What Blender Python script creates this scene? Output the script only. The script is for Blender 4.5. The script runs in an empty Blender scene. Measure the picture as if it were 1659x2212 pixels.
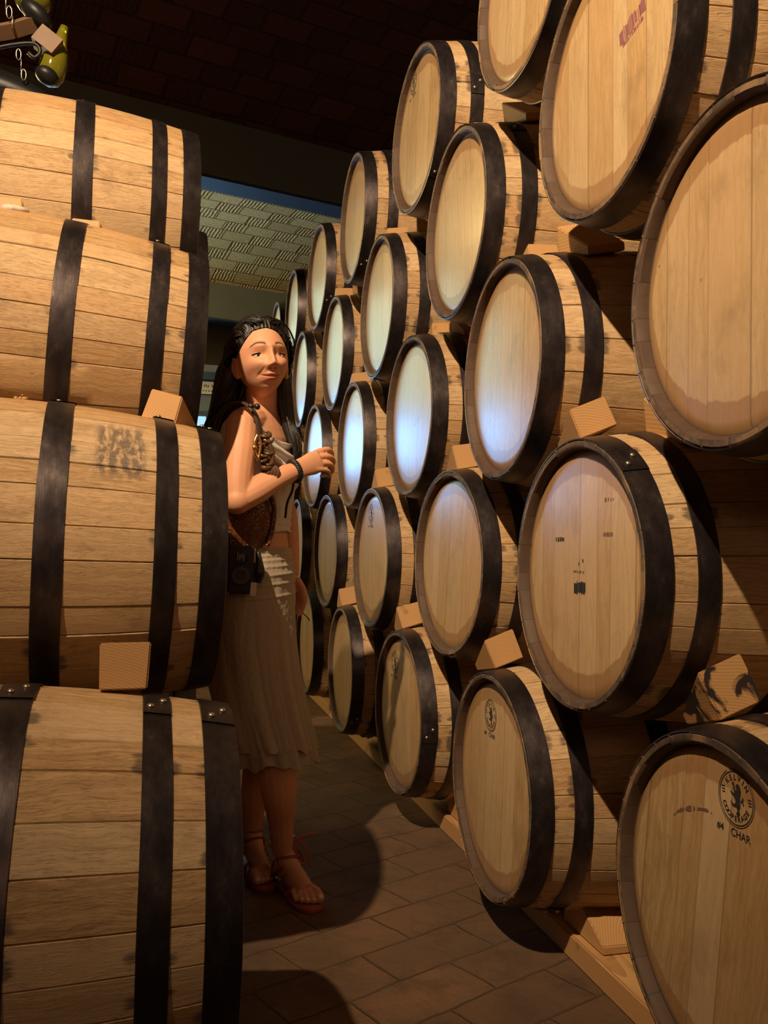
import bpy, bmesh, math, random
from mathutils import Vector, Matrix, noise as mnoise
random.seed(7)
S = bpy.context.scene
COL = S.collection
V = Vector
PI = math.pi

# ------------------------------------------------------------------ camera
cam_d = bpy.data.cameras.new('camera')
cam = bpy.data.objects.new('camera', cam_d); COL.objects.link(cam)
cam_d.sensor_fit = 'HORIZONTAL'; cam_d.sensor_width = 36.0
cam_d.lens = 36.0 * 1934.24 / 1659.0
cam_d.clip_start = 0.05; cam_d.clip_end = 60
_r = V((0.96693467, -0.25443729, 0.01729176)); _u = V((-0.02414611, -0.02384047, 0.99942413)); _f = V((0.25387852, 0.96679538, 0.02919585))
cam.matrix_world = Matrix(((_r.x, _u.x, -_f.x, 0), (_r.y, _u.y, -_f.y, 0), (_r.z, _u.z, -_f.z, 1.0), (0, 0, 0, 1)))
S.camera = cam
S.view_settings.view_transform = 'Standard'; S.view_settings.look = 'None'
S.view_settings.gamma = 1; S.view_settings.exposure = -0.16; S.view_settings.use_curve_mapping = False

# ------------------------------------------------------------------ world and lamps
w = bpy.data.worlds.new('world'); S.world = w; w.use_nodes = True
w.node_tree.nodes['Background'].inputs[0].default_value = (1.0, 0.72, 0.5, 1)
w.node_tree.nodes['Background'].inputs[1].default_value = 0.002

def lamp(name, kind, loc, power, color, target=None, size=0.1, **kw):
    d = bpy.data.lights.new(name, kind); d.energy = power; d.color = color
    o = bpy.data.objects.new(name, d); COL.objects.link(o); o.location = loc
    if kind == 'AREA':
        d.size = size
        if 'size_y' in kw: d.shape = 'RECTANGLE'; d.size_y = kw['size_y']
    else:
        d.shadow_soft_size = size
    if kind == 'SPOT':
        d.spot_size = kw.get('cone', 1.6); d.spot_blend = kw.get('blend', .5)
    if target is not None:
        o.rotation_euler = (V(target) - V(loc)).to_track_quat('-Z', 'Y').to_euler()
    return o
KEY = (-1.20, -0.12, 3.90)
lamp('warm_ceiling_spot', 'SPOT', KEY, 1330, (1.0, 0.725, 0.445), target=(0.64, 2.25, 2.60), size=0.035, cone=1.60, blend=1.0)
lamp('rear_fill_lamp', 'AREA', (-.45, -2.3, 2.3), 9, (1.0, 0.55, 0.34), target=(0.1, 2.0, 0.7), size=.7)
lamp('vault_lamp', 'POINT', (-2.5, 6.9, 3.2), 360, (1.0, 0.74, 0.32), size=0.50)
lamp('far_window_light', 'AREA', (-0.9, 9.75, 1.80), 66, (0.17, 0.48, 1.0), target=(0.2, 4.3, 1.85), size=2.6, size_y=1.15)
lamp('high_green_lamp', 'AREA', (-1.5, 9.3, 3.1), 30, (0.66, 1.0, 0.78), target=(0.6, 4.3, 2.4), size=4.4, size_y=1.3)

# ------------------------------------------------------------------ object helpers
def tag(o, label=None, cat=None, group=None, kind=None):
    if label: o['label'] = label
    if cat: o['category'] = cat
    if group: o['group'] = group
    if kind: o['kind'] = kind
    return o
def obj(name, me, parent=None, loc=None, rot=None):
    o = bpy.data.objects.new(name, me); COL.objects.link(o)
    if parent: o.parent = parent
    if loc is not None: o.location = loc
    if rot is not None: o.rotation_euler = rot
    return o
def empty(name, loc=(0, 0, 0), rot=(0, 0, 0)):
    o = bpy.data.objects.new(name, None); COL.objects.link(o); o.location = loc; o.rotation_euler = rot
    o.empty_display_size = 0.05
    return o
def mesh_of(name, bm, mats, smooth=True, recalc=True):
    if recalc: bmesh.ops.recalc_face_normals(bm, faces=bm.faces)
    me = bpy.data.meshes.new(name); bm.to_mesh(me); bm.free()
    for m in (mats if isinstance(mats, (list, tuple)) else [mats]): me.materials.append(m)
    if smooth:
        for p in me.polygons: p.use_smooth = True
    return me
def sharp(me, ang=35):
    me.set_sharp_from_angle(angle=math.radians(ang)); return me
def bm_box(bm, c, h, M=None):
    vs = []
    for sx in (-1, 1):
        for sy in (-1, 1):
            for sz in (-1, 1):
                p = V((sx*h[0], sy*h[1], sz*h[2]))
                if M: p = M @ p
                vs.append(bm.verts.new(V(c) + p))
    for q in ((0,1,3,2),(4,6,7,5),(0,4,5,1),(2,3,7,6),(0,2,6,4),(1,5,7,3)): bm.faces.new([vs[i] for i in q])
    return vs
def bm_rings(bm, rings, closed=True, cap=True):
    """rings: list of lists of points; stitched one after the other"""
    R = [[bm.verts.new(p) for p in ring] for ring in rings]
    fs = []
    for a, b in zip(R, R[1:]):
        n = len(a)
        for i in range(n if closed else n-1):
            j = (i+1) % n
            fs.append(bm.faces.new((a[i], a[j], b[j], b[i])))
    if cap and closed:
        bm.faces.new(list(reversed(R[0]))); bm.faces.new(R[-1])
    return R
def frames(pts):
    pts = [V(p) for p in pts]; T = []
    for i in range(len(pts)):
        a = pts[max(0, i-1)]; b = pts[min(len(pts)-1, i+1)]
        t = (b-a); T.append(t.normalized() if t.length > 1e-9 else V((0, 0, 1)))
    u = T[0].orthogonal().normalized(); out = []
    for t in T:
        u = (u - t*u.dot(t))
        u = u.normalized() if u.length > 1e-6 else t.orthogonal().normalized()
        out.append((t, u, t.cross(u)))
    return out
def bm_tube(bm, pts, rad, n=8, flat=None, cap=True, updir=None):
    fr = frames(pts); rings = []
    for i, (p, (t, u, v)) in enumerate(zip(pts, fr)):
        r = rad[i] if isinstance(rad, (list, tuple)) else rad
        if updir is not None:
            v = V(updir) - t*t.dot(V(updir)); v = v.normalized() if v.length > 1e-6 else t.orthogonal().normalized(); u = t.cross(v)
        fu, fv = (1, 1) if flat is None else flat
        rings.append([V(p) + u*math.cos(2*PI*k/n)*r*fu + v*math.sin(2*PI*k/n)*r*fv for k in range(n)])
    return bm_rings(bm, rings, cap=cap)
def smooth_path(pts, k=6):
    """Catmull-Rom through pts"""
    P = [V(p) for p in pts]; P = [P[0]*2-P[1]] + P + [P[-1]*2-P[-2]]; out = []
    for i in range(1, len(P)-2):
        for s in range(k):
            t = s/k; a, b, c, d = P[i-1], P[i], P[i+1], P[i+2]
            out.append(0.5*((2*b)+(c-a)*t+(2*a-5*b+4*c-d)*t*t+(3*b-a-3*c+d)*t**3))
    out.append(P[-2]); return out
def lerp_list(xs, n):
    out = []
    for i in range(n):
        t = i/(n-1)*(len(xs)-1); k = min(int(t), len(xs)-2); f = t-k
        out.append(xs[k]*(1-f)+xs[k+1]*f)
    return out
def bm_ball(bm, c, r, seg=12, M=None):
    r = (r, r, r) if not isinstance(r, (tuple, list)) else r
    mat = Matrix.Translation(V(c)) @ ((M.to_4x4() if M else Matrix.Identity(4)) @ Matrix.Diagonal((r[0], r[1], r[2], 1)))
    bmesh.ops.create_uvsphere(bm, u_segments=seg, v_segments=max(6, seg*2//3), radius=1, matrix=mat)

# ------------------------------------------------------------------ material helpers
class NT:
    def __init__(s, name, rough=0.6, metal=0.0):
        s.m = bpy.data.materials.new(name); s.m.use_nodes = True
        s.t = s.m.node_tree; s.b = s.t.nodes['Principled BSDF']
        s.b.inputs['Roughness'].default_value = rough; s.b.inputs['Metallic'].default_value = metal
    def put(s, sock, v):
        if hasattr(v, 'links') or isinstance(v, bpy.types.NodeSocket): s.t.links.new(v, sock)
        elif isinstance(v, (tuple, list)) and len(v) == 3 and sock.type == 'RGBA': sock.default_value = (*v, 1)
        else: sock.default_value = v
    def node(s, kind, **props):
        n = s.t.nodes.new(kind)
        for k, v in props.items(): setattr(n, k, v)
        return n
    def coord(s, which='Object'): return s.node('ShaderNodeTexCoord').outputs[which]
    def uv(s): return s.node('ShaderNodeTexCoord').outputs['UV']
    def rnd(s): return s.node('ShaderNodeObjectInfo').outputs['Random']
    def math(s, op, a, b=0.0, c=None, clamp=False):
        n = s.node('ShaderNodeMath', operation=op, use_clamp=clamp); s.put(n.inputs[0], a); s.put(n.inputs[1], b)
        if c is not None: s.put(n.inputs[2], c)
        return n.outputs[0]
    def sep(s, v):
        n = s.node('ShaderNodeSeparateXYZ'); s.put(n.inputs[0], v); return n.outputs
    def comb(s, x, y, z):
        n = s.node('ShaderNodeCombineXYZ'); s.put(n.inputs[0], x); s.put(n.inputs[1], y); s.put(n.inputs[2], z); return n.outputs[0]
    def noise(s, vec, scale=5, detail=4, rough=.55, dist=0.0):
        n = s.node('ShaderNodeTexNoise'); s.put(n.inputs['Vector'], vec); n.inputs['Scale'].default_value = scale
        n.inputs['Detail'].default_value = detail; n.inputs['Roughness'].default_value = rough; n.inputs['Distortion'].default_value = dist
        return n.outputs[0]
    def white(s, vec):
        n = s.node('ShaderNodeTexWhiteNoise', noise_dimensions='3D'); s.put(n.inputs['Vector'], vec); return n.outputs['Value']
    def ramp(s, fac, a, b, lo=(0, 0, 0), hi=(1, 1, 1)):
        n = s.node('ShaderNodeMapRange', interpolation_type='SMOOTHSTEP'); s.put(n.inputs[0], fac)
        s.put(n.inputs[1], a); s.put(n.inputs[2], b); return n.outputs[0]
    def mix(s, fac, a, b, blend='MIX'):
        n = s.node('ShaderNodeMix', data_type='RGBA', blend_type=blend)
        s.put(n.inputs[0], fac); s.put(n.inputs[6], a); s.put(n.inputs[7], b); return n.outputs[2]
    def bump(s, h, strength=.3, dist=.002):
        n = s.node('ShaderNodeBump'); n.inputs['Strength'].default_value = strength; n.inputs['Distance'].default_value = dist
        s.put(n.inputs['Height'], h); s.put(s.b.inputs['Normal'], n.outputs[0])
    def col(s, c): s.put(s.b.inputs['Base Color'], c)
    def rough(s, c): s.put(s.b.inputs['Roughness'], c)

def simple(name, color, rough=.6, metal=0.0, var=.25, scale=30, bump=.15):
    n = NT(name, rough, metal); c = n.coord()
    f = n.noise(c, scale, 5, .6)
    n.col(n.mix(f, tuple(x*(1-var) for x in color), tuple(min(1, x*(1+var)) for x in color)))
    if bump: n.bump(n.noise(c, scale*3, 4, .6), bump, .002)
    return n.m

def wood_staves(name, base, dark, inky=0):
    """staves: UV.x = stave number + place across the stave, UV.y = metres along the barrel"""
    n = NT(name, .55); uv = n.sep(n.uv()); u, y = uv[0], uv[1]
    rn = n.math('MULTIPLY', n.rnd(), 37.0)
    sid = n.math('FLOOR', u); fr = n.math('FRACT', u)
    idv = n.comb(sid, rn, 3.3); rv = n.white(idv)
    off = n.math('ADD', n.math('MULTIPLY', rv, 9.0), rn)
    wy = n.noise(n.comb(n.math('MULTIPLY', u, 1.1), n.math('MULTIPLY', y, 5.0), off), 1.5, 3, .5)
    uw = n.math('ADD', u, n.math('MULTIPLY', wy, .55))
    grain = n.noise(n.comb(n.math('MULTIPLY', uw, 7.0), n.math('MULTIPLY', y, 3.2), off), 2.0, 6, .66, .25)
    fine = n.noise(n.comb(n.math('MULTIPLY', u, 40.0), n.math('MULTIPLY', y, 40.0), rn), 1.3, 5, .75)
    pores = n.ramp(n.noise(n.comb(n.math('MULTIPLY', uw, 30.0), n.math('MULTIPLY', y, 26.0), n.math('ADD', rn, 5.0)), 1.5, 3, .65), .54, .66)
    dash = n.ramp(n.noise(n.comb(n.math('MULTIPLY', uw, 14.0), n.math('MULTIPLY', y, 12.0), n.math('ADD', rn, 15.0)), 1.5, 4, .7), .60, .72)
    cloud = n.noise(n.comb(n.math('MULTIPLY', u, .5), n.math('MULTIPLY', y, 6.0), rn), 1.6, 5, .65)
    blot = n.noise(n.comb(n.math('MULTIPLY', u, .8), n.math('MULTIPLY', y, 9.0), n.math('ADD', rn, 31.0)), 1.0, 5, .72, .6)
    c = n.mix(n.ramp(grain, .34, .66), dark, base)
    c = n.mix(n.math('MULTIPLY', n.ramp(fine, .35, .65), .40), c, tuple(x*.55 for x in base))
    c = n.mix(n.math('MULTIPLY', pores, .60), c, tuple(x*.55 for x in dark))
    c = n.mix(n.math('MULTIPLY', dash, .55), c, tuple(x*.42 for x in dark))
    c = n.mix(n.math('MULTIPLY', n.ramp(blot, .60, .74), .50), c, (.085, .055, .040))
    # each stave has its own tone, some redder, some paler
    c = n.mix(n.math('MULTIPLY', rv, .30), c, (base[0]*1.02, base[1]*.80, base[2]*.62))
    c = n.mix(n.math('MULTIPLY', n.white(n.comb(sid, rn, 8.1)), .24), c, (.90, .74, .50))
    c = n.mix(n.math('MULTIPLY', n.ramp(cloud, .52, .75), .40), c, (dark[0]*.55, dark[1]*.50, dark[2]*.5))
    # black iron stains creeping from under the hoops
    w = n.noise(n.comb(n.math('MULTIPLY', u, 5.0), n.math('MULTIPLY', y, 16.0), rn), 1.6, 5, .7)
    e = None
    for h in (.052, .097, .140, .297, .350, .540, .593):
        d = n.math('ABSOLUTE', n.math('SUBTRACT', y, h)); e = d if e is None else n.math('MINIMUM', e, d)
    near = n.math('SUBTRACT', 1.0, n.ramp(e, 0.0, .030))
    pat = n.ramp(n.noise(n.comb(n.math('MULTIPLY', u, .9), n.math('MULTIPLY', y, 3.0), n.math('ADD', rn, 2.0)), 1.2, 3, .6), .46, .66)
    st = n.ramp(n.math('MULTIPLY', n.math('MULTIPLY', near, w), pat), .16, .42)
    c = n.mix(n.math('MULTIPLY', st, .72), c, (.035, .028, .028))
    # seams, dark and open only here and there
    ed = n.math('MINIMUM', fr, n.math('SUBTRACT', 1.0, fr))
    open_ = n.ramp(n.noise(n.comb(n.math('ROUND', u), n.math('MULTIPLY', y, 3.0), rn), 1.3, 3, .6), .50, .64)
    seam = n.math('SUBTRACT', 1.0, n.ramp(ed, .004, .022))
    c = n.mix(n.math('MULTIPLY', seam, n.math('ADD', .14, n.math('MULTIPLY', open_, .76))), c, (.03, .018, .01))
    if inky:
        # faded stencil ink that has run down the stave
        ang = n.math('SUBTRACT', u, 0.0)
        m = n.noise(n.comb(n.math('MULTIPLY', u, 1.2), n.math('MULTIPLY', y, 42.0), 2.0), 2.0, 4, .6)
        win = n.math('MULTIPLY', n.math('SUBTRACT', 1.0, n.ramp(n.math('ABSOLUTE', n.math('SUBTRACT', y, .205)), .035, .055)),
                     n.math('SUBTRACT', 1.0, n.ramp(n.math('ABSOLUTE', n.math('SUBTRACT', u, inky)), .75, 1.5)))
        c = n.mix(n.math('MULTIPLY', n.math('MULTIPLY', win, n.ramp(m, .38, .56)), .75), c, (.07, .055, .06))
    n.col(c)
    n.rough(n.math('ADD', .45, n.math('MULTIPLY', fine, .25)))
    n.bump(n.math('ADD', n.math('MULTIPLY', grain, .6), n.math('SUBTRACT', n.math('MULTIPLY', fine, .8), n.math('MULTIPLY', pores, .5))), .6, .0016)
    return n.m

def wood_head(name, base, dark, cool=0.0):
    """barrel head: object space y across the boards, z along the grain"""
    n = NT(name, .5); P = n.sep(n.coord()); y, z = P[1], P[2]
    rn = n.math('MULTIPLY', n.rnd(), 53.0)
    yy = n.math('ADD', n.math('MULTIPLY', y, 12.5), rn)
    # boards of uneven width
    yy = n.math('ADD', yy, n.math('MULTIPLY', n.math('SINE', n.math('MULTIPLY', yy, 1.9)), .28))
    bid = n.math('FLOOR', yy); fr = n.math('FRACT', yy); rv = n.white(n.comb(bid, rn, 1.0))
    ed = n.math('MINIMUM', fr, n.math('SUBTRACT', 1.0, fr))
    off = n.math('ADD', n.math('MULTIPLY', rv, 7.0), rn)
    warp = n.noise(n.comb(n.math('MULTIPLY', y, 5.0), n.math('MULTIPLY', z, 2.0), off), 2.0, 3, .5)
    g = n.comb(n.math('ADD', n.math('MULTIPLY', y, 42.0), n.math('MULTIPLY', warp, 3.0)), n.math('MULTIPLY', z, 2.6), off)
    grain = n.noise(g, 2.6, 6, .65, .3)
    fine = n.noise(n.comb(n.math('MULTIPLY', y, 330.0), n.math('MULTIPLY', z, 30.0), off), 1.0, 4, .7)
    ray = n.ramp(n.noise(n.comb(n.math('MULTIPLY', y, 170.0), n.math('MULTIPLY', z, 60.0), off), 1.0, 4, .7), .57, .72)
    c = n.mix(n.ramp(grain, .33, .68), dark, base)
    c = n.mix(n.math('MULTIPLY', n.ramp(fine, .36, .64), .46), c, tuple(x*.62 for x in base))
    c = n.mix(n.math('MULTIPLY', ray, .55), c, tuple(x*.50 for x in dark))
    curl = n.ramp(n.noise(n.comb(n.math('MULTIPLY', y, 34.0), n.math('MULTIPLY', z, 11.0), off), 1.4, 5, .7, 1.2), .52, .66)
    c = n.mix(n.math('MULTIPLY', curl, .34), c, tuple(x*.60 for x in dark))
    c = n.mix(n.math('MULTIPLY', rv, .50), c, (base[0]*.80, base[1]*.62, base[2]*.46))
    c = n.mix(n.math('MULTIPLY', n.white(n.comb(bid, rn, 6.0)), .22), c, (.92, .78, .54))
    cloud = n.noise(n.comb(n.math('MULTIPLY', y, 4.0), n.math('MULTIPLY', z, 3.0), rn), 2.0, 4, .6)
    c = n.mix(n.math('MULTIPLY', n.ramp(cloud, .52, .72), .30), c, tuple(x*.5 for x in dark))
    # wine soaked border, stepping from board to board
    r = n.math('SQRT', n.math('ADD', n.math('MULTIPLY', n.math('MULTIPLY', y, y), .80), n.math('MULTIPLY', z, z)))
    wob = n.math('ADD', n.math('MULTIPLY', n.noise(n.comb(n.math('MULTIPLY', y, 30.0), n.math('MULTIPLY', z, 8.0), rn), 1.2, 4, .6), .020),
                 n.math('MULTIPLY', rv, .010))
    ring = n.ramp(n.math('ADD', r, wob), .220, .225)
    c = n.mix(n.math('MULTIPLY', ring, .66), c, (dark[0]*.72, dark[1]*.60, dark[2]*.55))
    seam = n.math('SUBTRACT', 1.0, n.ramp(ed, .004, .022))
    c = n.mix(n.math('MULTIPLY', seam, .45), c, (.06, .035, .02))
    spot = n.ramp(n.noise(n.comb(n.math('MULTIPLY', y, 40.0), n.math('MULTIPLY', z, 26.0), rn), 1.0, 1, .4), .80, .84)
    c = n.mix(spot, c, (.05, .03, .02))
    n.col(c); n.rough(n.math('ADD', .22, n.math('MULTIPLY', fine, .20)))
    n.b.inputs['Coat Weight'].default_value = .70; n.b.inputs['Coat Roughness'].default_value = .25
    n.bump(n.math('ADD', n.math('MULTIPLY', grain, .8), n.math('MULTIPLY', fine, .5)), .45, .0012)
    return n.m

def chime_wood():
    n = NT('chime_wood', .7); c = n.coord(); rn = n.math('MULTIPLY', n.rnd(), 20.0)
    P = n.sep(c); a = n.math('ARCTAN2', P[1], P[2])
    sid = n.math('FLOOR', n.math('MULTIPLY', a, 5.0)); rv = n.white(n.comb(sid, rn, 2.0))
    f = n.noise(c, 14, 5, .7); f2 = n.noise(c, 60, 4, .7)
    k = n.mix(rv, (.15, .090, .045), (.30, .185, .095))
    k = n.mix(n.ramp(f, .38, .62), k, (.045, .034, .030))
    k = n.mix(n.math('MULTIPLY', f2, .4), k, (.10, .065, .04))
    n.col(k); n.bump(f2, .4, .002); return n.m

def iron():
    n = NT('hoop_iron', .42, .85); uv = n.sep(n.uv()); rn = n.math('MULTIPLY', n.rnd(), 30.0)
    vec = n.comb(n.math('MULTIPLY', uv[0], 5.0), n.math('MULTIPLY', uv[1], 20.0), rn)
    a = n.noise(vec, 1.5, 6, .7); b = n.noise(n.comb(n.math('MULTIPLY', uv[0], 9.0), n.math('MULTIPLY', uv[1], 130.0), rn), 2.2, 4, .6)
    c = n.mix(n.ramp(a, .30, .75), (.050, .041, .044), (.105, .084, .082))
    c = n.mix(n.math('MULTIPLY', n.ramp(a, .58, .70), .55), c, (.19, .15, .13))
    c = n.mix(n.math('MULTIPLY', b, .4), c, (.04, .033, .04))
    sc = n.ramp(n.noise(n.comb(n.math('MULTIPLY', uv[0], 40.0), n.math('MULTIPLY', uv[1], 25.0), rn), 1.2, 3, .8), .70, .76)
    c = n.mix(n.math('MULTIPLY', sc, .3), c, (.35, .32, .30))
    n.col(c); n.rough(n.math('ADD', .27, n.math('MULTIPLY', a, .22)))
    n.bump(n.math('ADD', b, a), .12, .0008); return n.m

def block_wood(name, base, dark):
    n = NT(name, .6); c = n.coord(); rn = n.math('MULTIPLY', n.rnd(), 9.0); P = n.sep(c)
    d = n.noise(n.comb(n.math('MULTIPLY', P[0], 1.0), n.math('MULTIPLY', P[1], .15), n.math('ADD', P[2], rn)), 3.0, 2, .5)
    # growth rings round an axis that lies outside the block, running along y
    rx = n.math('ADD', P[0], .03); rz = n.math('ADD', P[2], .10)
    r = n.math('SQRT', n.math('ADD', n.math('MULTIPLY', rx, rx), n.math('MULTIPLY', rz, rz)))
    ring = n.math('FRACT', n.math('ADD', n.math('MULTIPLY', r, 190.0), n.math('MULTIPLY', d, 14.0)))
    f = n.noise(n.comb(P[0], n.math('MULTIPLY', P[1], .12), P[2]), 160, 4, .7)
    k = n.mix(n.math('MULTIPLY', ring, .75), base, dark); k = n.mix(n.math('MULTIPLY', f, .35), k, dark)
    kn = n.ramp(n.noise(n.comb(P[0], P[1], n.math('ADD', P[2], rn)), 14, 3, .5), .64, .76)
    k = n.mix(n.math('MULTIPLY', kn, .55), k, tuple(x*.4 for x in dark))
    n.col(k); n.bump(n.math('ADD', ring, f), .25, .001); return n.m

OAK = (.56, .362, .172); OAK_D = (.33, .185, .070)
M_ST = wood_staves('oak_staves', OAK, OAK_D)
M_ST2 = wood_staves('oak_staves_stencilled', OAK, OAK_D, inky=4.3)
M_HD = wood_head('oak_head', (.60, .410, .205), (.42, .260, .115))
M_CH = chime_wood(); M_CR = simple('shaded_croze', (.075, .042, .025), .7, 0, .4, 30); M_IR = iron()  # croze colour darkened to carry the shade inside the rim
M_BLK = block_wood('pine_block', (.62, .37, .16), (.36, .18, .065))
M_BLKS = block_wood('stained_block', (.55, .33, .14), (.32, .16, .06))
_t = M_BLKS.node_tree; _nb = _t.nodes['Principled BSDF']; _src = _nb.inputs['Base Color'].links[0].from_socket
_tc = _t.nodes.new('ShaderNodeTexCoord'); _nz = _t.nodes.new('ShaderNodeTexNoise'); _nz.inputs['Scale'].default_value = 17; _nz.inputs['Detail'].default_value = 6; _nz.inputs['Distortion'].default_value = .8
_mr = _t.nodes.new('ShaderNodeMapRange'); _mr.inputs[1].default_value = .49; _mr.inputs[2].default_value = .54; _mx = _t.nodes.new('ShaderNodeMix'); _mx.data_type = 'RGBA'
_t.links.new(_tc.outputs['Object'], _nz.inputs['Vector']); _t.links.new(_nz.outputs[0], _mr.inputs[0]); _t.links.new(_mr.outputs[0], _mx.inputs[0]); _t.links.new(_src, _mx.inputs[6]); _mx.inputs[7].default_value = (.02, .014, .012, 1); _t.links.new(_mx.outputs[2], _nb.inputs['Base Color'])
M_RIV = simple('rivet_steel', (.42, .34, .26), .35, .9, .15, 80)
M_INK = simple('stamp_ink', (.022, .018, .018), .7, 0, .4, 60)
M_INK2 = simple('faded_ink', (.16, .085, .06), .7, 0, .4, 60)
M_BLACK = simple('black_plastic', (.018, .018, .02), .35, 0, .3, 40)

# ------------------------------------------------------------------ the room
def plank_floor():
    n = NT('terracotta_floor', .75); P = n.sep(n.coord()); x, y = P[0], P[1]
    ca, sa = math.cos(.42), math.sin(.42)
    u = n.math('ADD', n.math('MULTIPLY', x, ca), n.math('MULTIPLY', y, sa)); v = n.math('SUBTRACT', n.math('MULTIPLY', y, ca), n.math('MULTIPLY', x, sa))
    wv = n.noise(n.comb(u, v, 0), 5, 3, .6); u2 = n.math('ADD', u, n.math('MULTIPLY', wv, .032)); v2 = n.math('ADD', v, n.math('MULTIPLY', wv, -.032))
    br = n.node('ShaderNodeTexBrick'); n.put(br.inputs['Vector'], n.comb(u2, v2, 0))
    br.inputs['Scale'].default_value = 1; br.inputs['Brick Width'].default_value = .30; br.inputs['Row Height'].default_value = .155
    br.inputs['Mortar Size'].default_value = .004; br.inputs['Mortar Smooth'].default_value = .6; br.inputs['Bias'].default_value = 0
    br.inputs['Color1'].default_value = (.150, .078, .042, 1); br.inputs['Color2'].default_value = (.200, .106, .058, 1); br.inputs['Mortar'].default_value = (.07, .045, .028, 1)
    big = n.noise(n.comb(x, y, 0), 2.6, 5, .65); f = n.noise(n.comb(x, y, 0), 45, 5, .7)
    k = n.mix(n.ramp(big, .38, .62), br.outputs[0], (.115, .072, .044)); k = n.mix(n.math('MULTIPLY', n.ramp(n.noise(n.comb(x, y, 7.0), 6.0, 6, .7), .48, .66), .5), k, (.06, .036, .022)); k = n.mix(n.math('MULTIPLY', n.ramp(big, .30, .42), -.4), k, (.1, .07, .05))
    k = n.mix(n.math('MULTIPLY', f, .5), k, (.085, .054, .032))
    pit = n.ramp(n.noise(n.comb(x, y, 4.0), 70, 2, .5), .70, .76); k = n.mix(pit, k, (.05, .03, .02))
    n.col(k); n.rough(n.math('ADD', .72, n.math('MULTIPLY', f, .2))); n.b.inputs['Specular IOR Level'].default_value = .15
    h = n.math('ADD', n.math('MULTIPLY', n.math('SUBTRACT', 1.0, br.outputs[1]), 1.0), n.math('MULTIPLY', f, .35))
    n.bump(n.math('ADD', h, n.math('MULTIPLY', n.noise(n.comb(x, y, 2.0), 14, 5, .7), 1.2)), .8, .006); return n.m
M_FLOOR = plank_floor()

def vault_brick(name, c1, c2):
    """basket-weave vault: UV in metres, plain long bricks alternate with ribbed square ones"""
    n = NT(name, .85); uv = n.sep(n.uv()); u, v = uv[0], uv[1]
    row = n.math('FLOOR', n.math('DIVIDE', v, .175)); fv = n.math('FRACT', n.math('DIVIDE', v, .175))
    sh = n.math('ADD', n.math('MULTIPLY', n.math('MODULO', row, 3.0), .17), n.math('MULTIPLY', n.white(n.comb(row, 0, 0)), .03))
    t = n.math('DIVIDE', n.math('ADD', u, sh), .54); fu = n.math('FRACT', t); cell = n.math('FLOOR', t)
    rib_on = n.ramp(fu, .558, .562)
    # distance to the joints
    e1 = n.math('MINIMUM', n.math('MULTIPLY', fv, .175), n.math('MULTIPLY', n.math('SUBTRACT', 1.0, fv), .175))
    e2 = n.math('MULTIPLY', n.math('MINIMUM', n.math('ABSOLUTE', n.math('SUBTRACT', fu, .56)), n.math('MINIMUM', fu, n.math('SUBTRACT', 1.0, fu))), .50)
    wob = n.math('MULTIPLY', n.noise(n.comb(u, v, 0), 26, 3, .6), .010)
    e = n.math('SUBTRACT', n.math('MINIMUM', e1, e2), n.math('SUBTRACT', wob, .004))
    joint = n.math('SUBTRACT', 1.0, n.ramp(e, .0, .008))
    wr = n.noise(n.comb(n.math('MULTIPLY', u, 2.0), n.math('MULTIPLY', v, 2.0), 2.0), 7, 3, .5)
    ribs = n.math('SINE', n.math('ADD', n.math('MULTIPLY', u, 2*PI/.034), n.math('MULTIPLY', wr, 5.0)))
    lines = n.math('SINE', n.math('ADD', n.math('MULTIPLY', v, 2*PI/.045), n.math('MULTIPLY', wr, 7.0)))
    pat = n.math('ADD', n.math('MULTIPLY', rib_on, ribs), n.math('MULTIPLY', n.math('MULTIPLY', n.math('SUBTRACT', 1.0, rib_on), lines), .28))
    rv = n.white(n.comb(cell, row, n.math('GREATER_THAN', fu, .56)))
    k = n.mix(rv, c1, c2); f = n.noise(n.comb(u, v, 1.0), 30, 5, .7); k = n.mix(n.math('MULTIPLY', f, .35), k, tuple(x*.5 for x in c1))
    k = n.mix(n.math('MULTIPLY', n.ramp(pat, -.2, -1.0), .0), k, (0, 0, 0))
    k = n.mix(n.math('MULTIPLY', joint, .35), k, tuple(x*.30 for x in c1))
    n.col(k)
    h = n.math('ADD', n.math('MULTIPLY', pat, .35), n.math('MULTIPLY', n.math('SUBTRACT', 1.0, joint), 1.0))
    h = n.math('ADD', h, n.math('MULTIPLY', f, .4)); h = n.math('ADD', h, n.math('MULTIPLY', rv, .5))
    n.bump(h, 1.0, .028); return n.m
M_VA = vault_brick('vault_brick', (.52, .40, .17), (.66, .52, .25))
M_VR = vault_brick('shaded_red_vault_brick', (.085, .026, .015), (.12, .036, .020))  # dark copy of the brick, shade painted in for vaults lamps barely reach
M_BEAM = simple('grey_beam_plaster', (.17, .18, .165), .8, 0, .15, 5)
M_BLUE = simple('blue_lit_edge', (.03, .06, .11), .6, 0, .4, 12)  # blue window light on the beam soffits is put into this colour
M_WALL = simple('cellar_plaster', (.16, .13, .10), .9, 0, .25, 4)

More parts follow.
